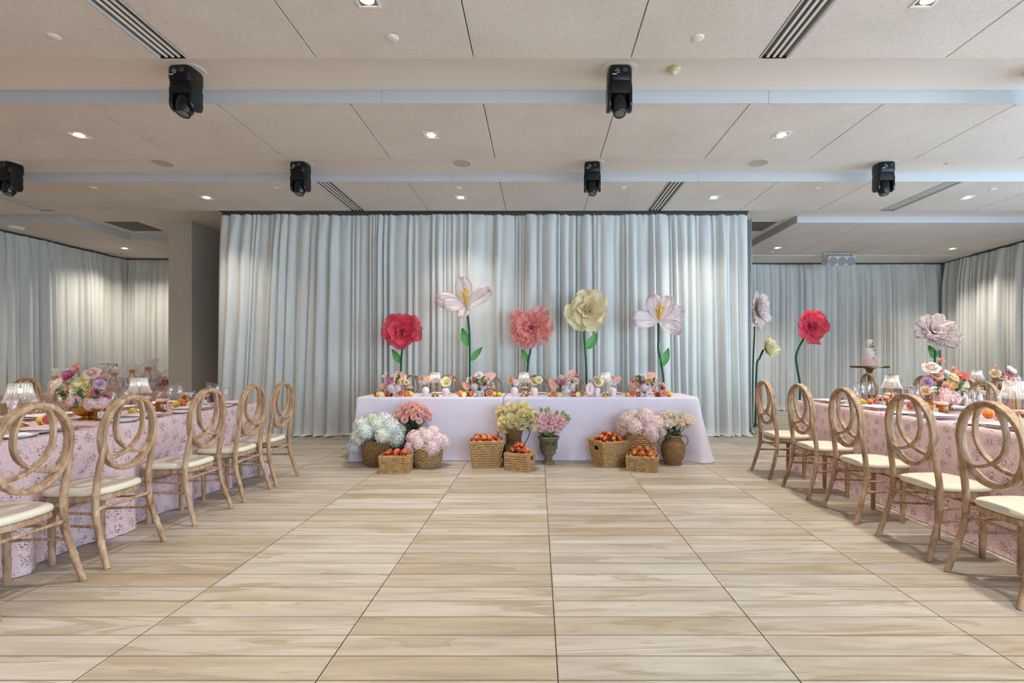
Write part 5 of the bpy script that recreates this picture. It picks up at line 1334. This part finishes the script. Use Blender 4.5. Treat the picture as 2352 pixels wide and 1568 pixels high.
flowers_px('tall mixed arrangement with a big yellow rose on the left table', -3.41, 3.70, TZ, 1770, 1245, 8.711, 3.70, [
    ('ran', 'f6e6d4', 1210, 560, 165), ('pea', 'f0755a', 1500, 205, 85), ('pea', 'ee8440', 1470, 300, 95), ('carn', 'cf3a76', 1440, 390, 115), ('rose', 'f3efe4', 1420, 480, 60), ('rose', 'fff3b0', 1640, 570, 190),
    ('open', 'f4f2ea', 1740, 360, 75), ('ran', 'f4cbbd', 1960, 330, 125), ('pea', 'e98f8f', 2000, 470, 120), ('carn', 'e6c2dc', 2110, 540, 90), ('rose', 'f2c48c', 1390, 650, 90), ('open', 'efb24e', 1400, 755, 85),
    ('open', 'f4f1ea', 1600, 740, 90), ('rose', 'f3e3a0', 1810, 660, 110), ('ran', 'fac858', 1900, 770, 140), ('carn', 'cc4a78', 2080, 700, 90), ('pea', 'f6cdb4', 2170, 660, 70), ('rose', 'f3cdb0', 1480, 930, 120),
    ('hyd', 'f2bfba', 1760, 890, 150), ('hyd', 'f5cdc6', 1960, 930, 120), ('hyd', 'f3c9c8', 2090, 900, 100), ('hyd', 'f0bcb8', 1650, 870, 100), ('carn', 'f4c4bf', 1850, 960, 90)], .1, 'mixed flower arrangements', 12)
bowl('g', 3.50, 4.25, 'gold fluted footed bowl on the right table')
flowers_px('tall mixed arrangement with a coral dahlia on the right table', 3.50, 4.25, TZ, 570, 1140, 7.838, 4.25, [
    ('ran', 'f5ded2', 360, 360, 120), ('pea', 'f07a50', 530, 245, 72), ('pea', 'ee7040', 545, 400, 50), ('open', 'f4f0e6', 640, 445, 68), ('pea', 'ee7864', 850, 400, 78), ('pea', 'f08a32', 830, 480, 80), ('pea', 'f39a3a', 830, 590, 78),
    ('dahl', 'e2564f', 1000, 515, 108), ('ran', 'f0a58a', 460, 490, 80), ('pea', 'ee8a74', 420, 560, 90), ('rose', 'f3b183', 330, 540, 70), ('carn', 'd2aed4', 300, 610, 85), ('rose', 'f1e0ae', 720, 520, 90),
    ('rose', 'fbd27c', 700, 720, 145), ('rose', 'f1cf8c', 205, 755, 78), ('open', 'f6f4ee', 350, 740, 66), ('rose', 'ea9484', 550, 690, 70), ('hyd', 'f0beb8', 480, 860, 145), ('hyd', 'f3ccc4', 700, 870, 120), ('hyd', 'f1c6c0', 830, 830, 85),
    ('ran', 'f2e6d6', 1060, 650, 90), ('rose', 'f2cba8', 930, 830, 50), ('rose', 'f3d9b6', 900, 700, 70), ('carn', 'f0a894', 620, 620, 60)], .1, 'mixed flower arrangements', 12)
bowl('g', 6.47, 6.79, 'gold fluted footed bowl on the second right table')
flowers_px('loose arrangement with a red bloom on the second right table', 6.47, 6.79, TZ, 1700, 800, 7.838, 6.79, [
    ('pea', 'ee8c84', 1575, 355, 40), ('ran', 'f2cd8c', 1545, 465, 75), ('open', 'f5f1e6', 1790, 410, 85), ('dahl', 'd9402f', 1690, 515, 68), ('pea', 'ea8fa0', 1900, 440, 40), ('carn', 'eaa3aa', 1840, 490, 75),
    ('rose', 'f0d2c8', 1600, 540, 60), ('hyd', 'e8b4ba', 1620, 600, 75), ('hyd', 'e8bcc0', 1780, 600, 75), ('rose', 'f3e6d2', 1880, 550, 50)], .1, 'mixed flower arrangements', 6, .1)
C1 = [('anth', 'f2a08c', 700, 325, 100), ('ran', 'f3e6cc', 760, 375, 72), ('dahl', 'd05aa4', 530, 480, 70), ('rose', 'f3d8ae', 800, 460, 75), ('rose', 'f2dcbc', 690, 490, 70), ('rose', 'f4dcb4', 870, 470, 60), ('open', 'f6f3ea', 645, 425, 40), ('rose', 'f4f0e2', 575, 345, 40),
      ('rose', 'f5efd8', 420, 305, 36), ('rose', 'f4e7c4', 400, 350, 38), ('anth', 'ee8f74', 400, 555, 80), ('pea', 'e88a86', 480, 405, 50), ('hyd', 'e8d4de', 560, 590, 85), ('hyd', 'eedde0', 680, 590, 75), ('pea', 'e9826c', 775, 575, 32), ('rose', 'f0b3a4', 900, 470, 45)]
C2 = [('anth', 'f4aaa4', 745, 350, 110), ('ran', 'f6f2e6', 550, 320, 72), ('rose', 'f2d9a4', 420, 380, 60), ('dahl', 'c84890', 460, 410, 62), ('rose', 'f3dcb2', 620, 375, 65), ('rose', 'f2deba', 590, 440, 60), ('rose', 'f0d6a8', 570, 515, 48), ('open', 'f6f4ec', 330, 390, 34), ('open', 'f4f2e8', 330, 440, 34),
      ('anth', 'ef8f78', 300, 540, 85), ('rose', 'f1efe0', 455, 485, 34), ('rose', 'e9dcae', 690, 420, 50), ('hyd', 'e6cfdb', 470, 560, 75), ('hyd', 'e3cfdc', 620, 565, 70), ('pea', 'e7909c', 690, 520, 40), ('open', 'f5f3ec', 735, 465, 30), ('rose', 'f3cfa0', 840, 500, 28), ('rose', 'f3d8b8', 850, 560, 34)]
C3 = [('anth', 'f4a79e', 630, 305, 110), ('anth', 'f19a86', 290, 500, 105), ('dahl', 'cc3fa0', 485, 470, 70), ('pea', 'e98a90', 385, 400, 50), ('rose', 'f4ecd4', 440, 345, 42), ('rose', 'f3e2c4', 600, 425, 45), ('rose', 'f4e3b4', 745, 430, 65), ('ran', 'f6ece2', 620, 525, 60), ('open', 'f6f3ec', 685, 510, 40), ('rose', 'f2e4d2', 480, 370, 45), ('pea', 'e5737c', 775, 345, 48), ('rose', 'f0e6c0', 555, 495, 36), ('hyd', 'e6cdd8', 520, 570, 70), ('hyd', 'e8d0d4', 650, 575, 65), ('carn', 'edb0b4', 350, 430, 45)]
C4 = [('anth', 'f2a18e', 1030, 215, 100), ('anth', 'ee8a74', 710, 400, 100), ('dahl', 'c2407c', 835, 320, 70), ('rose', 'f3c25a', 990, 300, 65), ('ran', 'f2e9e4', 850, 240, 70), ('pea', 'e06a4e', 660, 330, 40), ('pea', 'dd5f4a', 730, 310, 40), ('open', 'f5f3ec', 910, 375, 42), ('open', 'f5f3ec', 1010, 390, 40), ('rose', 'f2d48c', 1080, 385, 40),
      ('pea', 'ea8078', 1170, 320, 40), ('rose', 'f3d694', 1230, 380, 34), ('rose', 'f4df9c', 1280, 385, 34), ('rose', 'f4f0d8', 695, 190, 26), ('hyd', 'ecccd6', 870, 450, 70), ('hyd', 'e8ccd4', 960, 460, 60), ('anth', 'ea8474', 1045, 460, 60), ('rose', 'f1e4d0', 950, 420, 36), ('rose', 'f4eedc', 1140, 250, 30)]
for u, lst, ub, vb, nm in ((906, C1, 600, 770, 'leftmost'), (1099.7, C2, 540, 760, 'second'), (1300, C3, 545, 750, 'third'), (1484.5, C4, 945, 640, 'rightmost')):
    x, y = ppm(u, 6.03), 6.03; bowl('p', x, y, 'pale ribbed footed bowl, %s on the head table' % nm)
    flowers_px('coral anthurium and cream rose arrangement, %s on the head table' % nm, x, y, TZ, ub, vb, 9.046, 6.03, lst, .09, 'head table arrangements', 6, .08)
V = [(977.6, [('dahl', 'ecd9ea', 1180, 460, 75), ('anth', 'f5a894', 1300, 400, 90), ('rose', 'f3c58a', 1170, 380, 60), ('rose', 'e9a486', 1305, 560, 22)], 1245, 765, 'first'), (1024, [('rose', 'fbf5c8', 1670, 470, 110), ('pea', 'f0a684', 1760, 375, 45), ('pea', 'f09e80', 1840, 430, 38)], 1665, 765, 'second'),
     (1182, [('rose', 'f4c582', 1200, 410, 70), ('dahl', 'efdcec', 1310, 455, 75), ('pea', 'ef9a80', 1210, 345, 35), ('pea', 'ea8a80', 1310, 365, 38)], 1285, 740, 'third'), (1227.6, [('rose', 'f5dd9c', 1700, 440, 80), ('rose', 'faf3cc', 1790, 400, 80), ('pea', 'e88a8c', 1650, 375, 42)], 1697, 740, 'fourth'),
     (1370.5, [('rose', 'fbf6cc', 1210, 450, 95), ('rose', 'f3e6c0', 1150, 380, 55), ('pea', 'eda588', 1040, 425, 42), ('rose', 'f1e3b8', 1195, 375, 48)], 1180, 740, 'fifth'), (1407.5, [('dahl', 'eedcee', 1535, 450, 72), ('anth', 'f4998a', 1590, 400, 95), ('rose', 'f5cc7c', 1460, 370, 45)], 1515, 738, 'sixth')]
for u, lst, ub, vb, nm in V:
    x, y = ppm(u, 6.03), 6.03
    put('bud_vase', K_vase, M_pinkc, x, y, TZ, 'blush ribbed bud vase, %s from the left on the head table' % nm, 'vase', 'blush bud vases', rnd.uniform(0, 1))
    t = thing('bud_vase_flowers', 'small posy in the %s bud vase of the head table' % nm, 'flowers', (x, y, TZ), 0, 'bud vase posies'); k = 6.03/FPX/9.046
    for (kd, col, zx, zy, r) in lst:
        dx, dz = (zx-ub)*k, (vb-zy)*k; p = Vector((dx, rnd.uniform(-.02, .01), dz))
        bloom(t, kd, col, p, Vector((dx*3, -.8, .35)) if kd != 'anth' else Vector((dx, -1, .1)), r*k*1.1, roll=(1.0 if dx < 0 else -1.0) if kd == 'anth' else None); stem_to(t, (0, 0, .09), p, .002)
    bloom(t, 'leaf', '', (.005, -.01, .125), (.4, -.6, .6), .05)
# table number card
t = thing('table_number', 'oval table number card reading 1 beside the right lamp', 'table number', (ppm(1355, 5.98), 5.98, TZ), .05)
M_card = pbr('blush_card', 'ecdcd6', .6); M_num = pbr('coral_print', 'c9655c', .6)
cd = MB(); loft(cd, [([(.054*cos(2*PI*i/32), .078*sin(2*PI*i/32)) for i in range(32)], 0), ([(.054*cos(2*PI*i/32), .078*sin(2*PI*i/32)) for i in range(32)], .003)])
Mc = Matrix.Translation((0, 0, .096)) @ Matrix.Rotation(PI/2-.06, 4, 'X')
cardo = link('card', cd.mesh(), t, M_card, M=Mc)
ed = link('card_border', MB().tube([(.051*cos(2*PI*i/40), .075*sin(2*PI*i/40), .0032) for i in range(40)], .0012, 4, closed=True).mesh(), cardo, M_num)
link('numeral', MB().box(-.0035, .0045, -.03, .022, .003, .0036).box(-.012, .013, -.033, -.0295, .003, .0036).box(-.011, -.003, .013, .018, .003, .0036).mesh(), cardo, M_num)
link('script_line', MB().tube([(-.022+.003*i, .043+.005*sin(i*1.7), .0034) for i in range(15)], .0008, 4).mesh(), cardo, M_num)
link('stand', MB().lathe([(0, 0), (.013, 0), (.013, .003), (.004, .008), (.004, .014), (.009, .02), (.008, .028), (0, .032)], 14).mesh(smooth=True), t, M_gold)

# fruit on the tables: (kind, photo u, photo v of centre, radius px, depth Y)
HT = [('plum', 864, 907, 5.5, 6.06), ('lemon', 868, 911, 5.5, 5.99), ('halflemon', 876, 911, 6, 5.97), ('peach', 890, 908.5, 7, 6.0), ('plum', 897, 908, 6.5, 6.06), ('blood', 920, 909, 8, 5.98), ('orange', 933, 909.5, 6, 6.02), ('lemon', 944, 909, 6, 6.0),
      ('orange', 1058, 906.5, 7.5, 6.02), ('halflemon', 1066, 908.5, 6, 5.97), ('lime', 1073, 907, 6.5, 6.05), ('peach', 1081, 907.5, 7, 6.0), ('blood', 1124.5, 906.5, 8.2, 5.98), ('lemon', 1136, 907.5, 5.8, 6.01), ('peach', 1141, 906, 5.6, 6.07), ('lemon', 1147, 907.5, 5.4, 5.99),
      ('lime', 1262.5, 907.5, 5, 6.0), ('blood', 1271, 907, 7.4, 5.97), ('orange', 1274, 904, 6.6, 6.06), ('halflemon', 1284, 908, 6, 6.0), ('peach', 1316, 907, 6, 6.0), ('plum', 1322, 905.5, 5.5, 6.07), ('halflemon', 1327.5, 908, 6, 5.97), ('blood', 1336.5, 906.5, 7, 6.01),
      ('lime', 1440, 907.5, 5, 6.0), ('blood', 1452.5, 905.5, 8, 5.99), ('peach', 1466, 907, 6, 6.0), ('orange', 1509, 904, 7.5, 6.04), ('plum', 1512.5, 906.5, 6, 5.97), ('blood', 1526, 905, 8, 5.98), ('peach', 1522.5, 893, 6.2, 6.05), ('orange', 1534, 903.5, 6.5, 6.06), ('lemon', 1539.5, 905, 5.6, 6.0)]
PLACE = [(885, 'left of the leftmost bowl'), (945, 'right of the leftmost bowl'), (1085, 'left of the second bowl'), (1150, 'right of the second bowl'), (1290, 'left of the third bowl'), (1340, 'right of the third bowl'), (1470, 'left of the rightmost bowl'), (1600, 'right of the rightmost bowl')]
KN = {'plum': 'dark plum', 'lemon': 'whole yellow lemon', 'halflemon': 'cut lemon half', 'peach': 'red peach', 'blood': 'cut blood orange half', 'orange': 'whole orange', 'lime': 'greenish lemon'}
nth = {}
for kd, u, v, r, Y in HT:
    pl = next(s for lim, s in PLACE if u < lim); rr = r*Y/FPX; p = at(u, v, Y)
    z = TZ+rr*(.97 if kd not in ('lemon', 'lime') else 1.0)
    if u == 1522.5: z = TZ+.108
    nth[(kd, pl)] = nth.get((kd, pl), 0)+1
    lb = '%s %s on the head table' % (KN[kd], pl)
    if nth[(kd, pl)] > 1: lb = ('topmost ' if u == 1522.5 else 'second ')+lb
    fruit(kd, (p.x, Y, z), rr, lb, 'fruit on the head table', face=(rnd.uniform(-.4, .4), -1, rnd.uniform(.15, .5)))
ST = [('lemon', -3.42, 2.98, .031, 'nearest to the left picture edge'), ('orange', -3.30, 3.08, .037, 'behind the nearest left chair'), ('blood', -3.36, 3.36, .042, 'leaning beside the nearest left chair'), ('lemon', -3.45, 3.40, .031, 'between left lamp and bowl'),
      ('lemon', -3.30, 3.98, .031, 'right of the left gold bowl'), ('blood', -3.5, 4.0, .04, 'behind the left gold bowl'), ('halflemon', -3.33, 4.33, .031, 'behind the second left chair'), ('peach', -3.42, 4.42, .034, 'right of the middle left lamp'),
      ('halflemon', -3.27, 4.60, .033, 'standing by the far left glasses'), ('peach', -3.33, 4.63, .035, 'beside the cut lemon on the left table'), ('peach', -3.40, 4.75, .036, 'under the far left wine glass'), ('lemon', -3.45, 4.66, .03, 'behind the far left peaches'), ('orange', -3.5, 4.8, .036, 'at the far end of the left table'),
      ('lime', 3.22, 4.86, .034, 'by the far right glasses'), ('blood', 3.30, 4.76, .042, 'facing the aisle on the right table'), ('orange', 3.40, 4.72, .04, 'behind the cut blood orange on the right'), ('peach', 3.38, 4.62, .036, 'before the orange on the right table'), ('peach', 3.34, 4.92, .034, 'on the far right heap'),
      ('blood', 3.36, 4.16+.24, .04, 'left of the right gold bowl'), ('halflemon', 3.42, 4.34+.1, .032, 'beside the right gold bowl'), ('peach', 3.36, 4.16, .034, 'before the right gold bowl'), ('orange', 3.34, 4.52, .036, 'behind the second right chair'),
      ('lemon', 3.52, 3.98, .032, 'beyond the right honey jar'), ('lemon', 3.6, 4.06, .03, 'behind the lemon near the right bowl'), ('orange', 3.48, 3.78, .04, 'nearest the right lamp'), ('peach', 3.52, 3.70, .036, 'touching the cut orange near the right lamp'), ('blood', 3.44, 3.64, .042, 'closest to the right lamp base'),
      ('lemon', 6.4, 6.98, .03, 'on the second right table'), ('blood', 6.42, 7.1, .04, 'on the second right table'), ('peach', 6.5, 7.05, .034, 'on the second right table')]
for kd, x, y, r, nm in ST: fruit(kd, (x, y, TZ+r*.985), r, '%s %s' % (KN[kd], nm), 'fruit on the long tables', face=(-.4 if x > 0 else .6, -1, .35))

# ------------------------------------------------------------------ cake on its pedestal table
cx_, cy_ = ppm(1997, 10.2), 10.2
t = thing('pedestal_table', 'round antique gold pedestal table under the cake', 'table', (cx_, cy_, 0)); M_ag = pbr('antique_gold', '8a7440', .35, .9, col2='6f5c30', nscale=6)
ZC = CAMH-(840-V0)*10.2/FPX
link('tabletop', MB().lathe([(0, ZC-.04), (.34, ZC-.04), (.35, ZC-.035), (.35, ZC-.004), (.345, ZC), (0, ZC)], 40).mesh(smooth=False), t, M_ag)
link('pedestal', lm([(0, 0), (.22, 0), (.22, .015), (.12, .05), (.05, .12), (.035, .3), (.03, ZC-.3), (.04, ZC-.14), (.075, ZC-.07), (.12, ZC-.04), (0, ZC-.04)], 28), t, M_ag)
link('neck_ring', lm([(.036, ZC-.2), (.044, ZC-.19), (.036, ZC-.18)], 24), t, M_ag)
t = thing('tiered_cake', 'three tier pink and white wedding cake with sugar flowers', 'cake', (cx_, cy_, ZC))
M_fond = pbr('white_fondant', 'eee6e4', .55); M_fondp = pbr('pink_fondant', 'f0c4bd', .55, col2='ecc8c2', nscale=5); M_brd = pbr('cake_board', 'e6cfe0', .4)
def tier(r, z0, z1, m_, nm): return link(nm, smooth_by_angle(MB().lathe([(0, z0), (r-.004, z0), (r, z0+.004), (r, z1-.012), (r-.004, z1-.003), (r-.012, z1), (0, z1)], 40).mesh(), 50), t, m_)
link('cake_board', MB().lathe([(0, 0), (.205, 0), (.205, .022), (0, .022)], 40).mesh(), t, M_brd)
tier(.14, .022, .195, M_fondp, 'bottom_tier'); tier(.093, .195, .37, M_fond, 'middle_tier'); tier(.055, .37, .55, M_fond, 'top_tier')
bloom(t, 'rose', 'f0b85c', (.01, -.075, .405), (.1, -1, .3), .052); bloom(t, 'rose', 'eadbd0', (.045, -.05, .475), (.5, -1, .3), .042); bloom(t, 'ran', 'e4c3cc', (.05, -.09, .335), (.3, -1, .1), .034); bloom(t, 'leaf', '', (.0, -.094, .36), (0, -1, -.3), .03)
for (x, z, r, c) in ((-.01, .315, .1, 'f0b0a0'), (.07, .27, .095, 'f2ae6c'), (.075, .255, .095, 'f0b070'), (-.012, .16, .142, 'f0ae68'), (.0, .145, .142, 'efb070'), (.04, .1, .142, 'e98a66')):
    y = -math.sqrt(max(0, r*r-x*x)); bloom(t, 'open', c, (x, y, z), (x, y, .1), .015)

# ------------------------------------------------------------------ gift table in the left alcove
GX0, GX1, GY0, GY1, GZ = -8.2, -6.68, 9.05, 9.8, .715
M_gcl = pbr('blush_satin', 'd9b3a6', .6, col2='d0a698', nscale=4)
table_under('folding table under the blush gift cloth', GX0, GX1, GY0, GY1, GZ-.007)
tablecloth('plain blush cloth on the gift table beside the column', 'gift table cloth', GX0, GX1, GY0, GY1, M_gcl, 31, (.05, .05, .03, .05), .08, h=GZ)
M_cello = clear_mat('cellophane', (1, 1, 1, 1), .12, .5, haze=.5, rough=.08, hcol=(1, .99, .97, 1)); M_bow = pbr('orange_ribbon', 'f8b588', .45, transl=.15); M_trayw = pbr('white_tray', 'e4e1e6', .5); M_bag = pbr('blush_bag', 'd8ac9c', .6); M_dkit = pbr('gift_contents', '5b5148', .6, col2='c9b49a', nscale=18)
def cello(label, x, y, z, w, h, seed):
    t = thing('gift_hamper', label, 'gift', (x, y, z), rnd.uniform(-.2, .2), 'cellophane wrapped gifts'); R = random.Random(seed); W = w/2
    tr = MB(); tr.box(-W, W, -.09, .09, 0, .008)
    for (a, b, c, d) in ((-W, W, -.09, -.084), (-W, W, .084, .09), (-W, -W+.006, -.084, .084), (W-.006, W, -.084, .084)): tr.box(a, b, c, d, .008, .075)
    tr.box(-.03, .03, -.0915, -.09, .042, .056, 1); link('tray', tr.mesh(mats=[None, M_grey]), t, M_trayw)
    for i in range(3):
        px = (i-1)*w*.27; link('gift_item', lm([(0, .01), (.03, .01), (.032, .03), (.03, .1+.03*(i % 2)), (.012, .13), (.012, .16), (0, .162)], 14), t, M_dkit, loc=(px, R.uniform(-.02, .03), 0))
    m = MB(); nu, nv = 40, 18; vs, fs = [], []
    for j in range(nv+1):
        v = j/nv
        rr = (1.08 if v < .45 else 1.08-.9*((v-.45)/.2) if v < .62 else .3+.5*((v-.62)/.38)**.7); zz = .012+h*v
        for i in range(nu):
            a = 2*PI*i/nu; cr = 1+R.uniform(-.16, .16)*(.5+v)+(.25*sin(7*a+seed)*max(0, v-.6)); c_, s_ = cos(a), sin(a)
            ex, ey = math.copysign(abs(c_)**.6, c_), math.copysign(abs(s_)**.6, s_)
            vs.append((ex*W*rr*cr, ey*.095*max(rr, .35)*cr, zz+R.uniform(-.015, .015)*v-.06*max(0, v-.7)*(rr)))
    for j in range(nv):
        for i in range(nu): fs.append((j*nu+i, j*nu+(i+1) % nu, (j+1)*nu+(i+1) % nu, (j+1)*nu+i))
    link('cellophane_wrap', m.add(vs, fs).mesh(), t, M_cello)
    b = MB(); zb = h*.63
    for q in range(6):
        a = q*1.05; d = Vector((cos(a), -.5-.5*abs(sin(a)), .5*sin(a)+.2)).normalized(); s_ = d.cross(Vector((0, 0, 1))).normalized()*.02
        o_ = Vector((0, -.07, zb)); P = spline([o_, o_+d*.045+s_, o_+d*.07, o_+d*.045-s_, o_], 4); b.tube(P, 1, sec=[(-.001, -.014), (.001, -.014), (.001, .014), (-.001, .014)], N=s_.cross(d))
    for s in (-1, 1): b.tube(spline([(0, -.07, zb), (s*.04, -.11, zb-.06), (s*.07, -.115, zb-.15), (s*.05, -.12, max(.02, zb-.22))], 5), 1, sec=[(-.001, -.012), (.001, -.012), (.001, .012), (-.001, .012)], N=(0, 1, .2))
    link('bow', b.mesh(smooth=True), t, M_bow); return t
for i, (u, y, z, w_, h, nm) in enumerate([(272, 9.2, GZ, .27, .36, 'behind the left rose'), (312, 9.2, GZ, .27, .44, 'beside the gold frame'), (348, 9.2, GZ, .26, .52, 'tallest of the heap'), (240, 9.4, GZ, .24, .40, 'at the left of the gift table')]):
    cello('cellophane wrapped gift tray with orange bow, %s' % nm, ppm(u, y), y, z, w_, h, i+3)
cello('cellophane wrapped gift tray with orange bow behind the orange poppies', ppm(138, 8.6), 8.6, .62, .26, .44, 11)
table_under('side table under the leftmost wrapped gift', ppm(138, 8.6)-.4, ppm(138, 8.6)+.4, 8.3, 8.9, .613)
tablecloth('plain blush cloth on the small side table at far left', 'gift table cloth', ppm(138, 8.6)-.4, ppm(138, 8.6)+.4, 8.3, 8.9, M_gcl, 33, h=.62)
t = thing('gift_bucket', 'blush pail with orange bow beside the column', 'gift', (ppm(383, 9.25), 9.25, GZ)); 
link('pail', lm([(0, 0), (.06, 0), (.075, .13), (.078, .13), (.07, .12), (.058, .01), (0, .01)], 24), t, M_bag)
cbw = MB()
for i, d in enumerate(fib(60, -.2)): 
    p = Vector((d.x*.085, d.y*.085, .17+d.z*.13))*1.0; q = rnd.uniform(.02, .04); cbw.add([p, p+Vector((q, 0, rnd.uniform(-q, q))), p+Vector((rnd.uniform(-q, q), -q*.5, q))], [(0, 1, 2)])
link('cellophane_wrap', cbw.mesh(), t, M_cello)
bb = MB()
for s in (-1, 1): bb.tube(spline([(0, -.08, .15), (s*.05, -.1, .19), (s*.07, -.1, .15), (0, -.08, .15), (s*.06, -.09, .04)], 5), 1, sec=[(-.001, -.014), (.001, -.014), (.001, .014), (-.001, .014)], N=(0, 1, 0))
link('bow', bb.mesh(smooth=True), t, M_bow)
t = thing('standing_mirror', 'thin gold rectangular frame standing behind the gifts', 'frame', (ppm(249, 9.6), 9.6, GZ))
link('frame', MB().tube([(-.17, 0, .05), (-.17, 0, .42), (.17, 0, .42), (.17, 0, .05)], .008, 6, closed=True).mesh(), t, M_gold); link('mirror_panel', MB().box(-.162, .162, .004, .007, .058, .412).mesh(), t, pbr('cream_panel', 'e4d8c4', .4)); link('post', MB().box(-.012, .012, -.012, 0, 0, .42).mesh(), t, M_gold)
for s in (-1, 1): link('foot', MB().box(s*.13-.01, s*.13+.01, -.05, .06, 0, .055).mesh(), t, M_gold)
# gift bags before the gift table
def bag(label, x, y, w_, h, z=0):
    t = thing('gift_bag', label, 'gift bag', (x, y, z), rnd.uniform(-.1, .1), 'blush paper gift bags'); m = MB(); W = w_/2
    loft(m, [([(-W, -.06), (W, -.06), (W, 0), (W, .06), (-W, .06), (-W, 0)], .001), ([(-W, -.062), (W, -.062), (W-.004, 0), (W, .062), (-W, .062), (-W+.004, 0)], h*.6), ([(-W, -.05), (W, -.05), (W-.02, 0), (W, .05), (-W, .05), (-W+.02, 0)], h)], cap=False)
    m.box(-W, W, -.06, .06, .001, .004); link('bag_body', m.mesh(), t, M_bag)
    for sy in (-1, 1): link('handle', MB().tube(spline([(-W*.4, sy*.052, h-.01), (-W*.3, sy*.055, h+.07), (W*.3, sy*.055, h+.07), (W*.4, sy*.052, h-.01)], 5), 1, sec=[(-.0012, -.006), (.0012, -.006), (.0012, .006), (-.0012, .006)], N=(0, 1, 0)).mesh(), t, M_ribbon)
for i, (u, nm) in enumerate(((262, 'leftmost'), (292, 'second'), (322, 'third'), (352, 'fourth'), (378, 'rightmost'))): bag('blush gift bag on the floor before the gift table, %s' % nm, ppm(u, 8.75), 8.75, .21, .66)
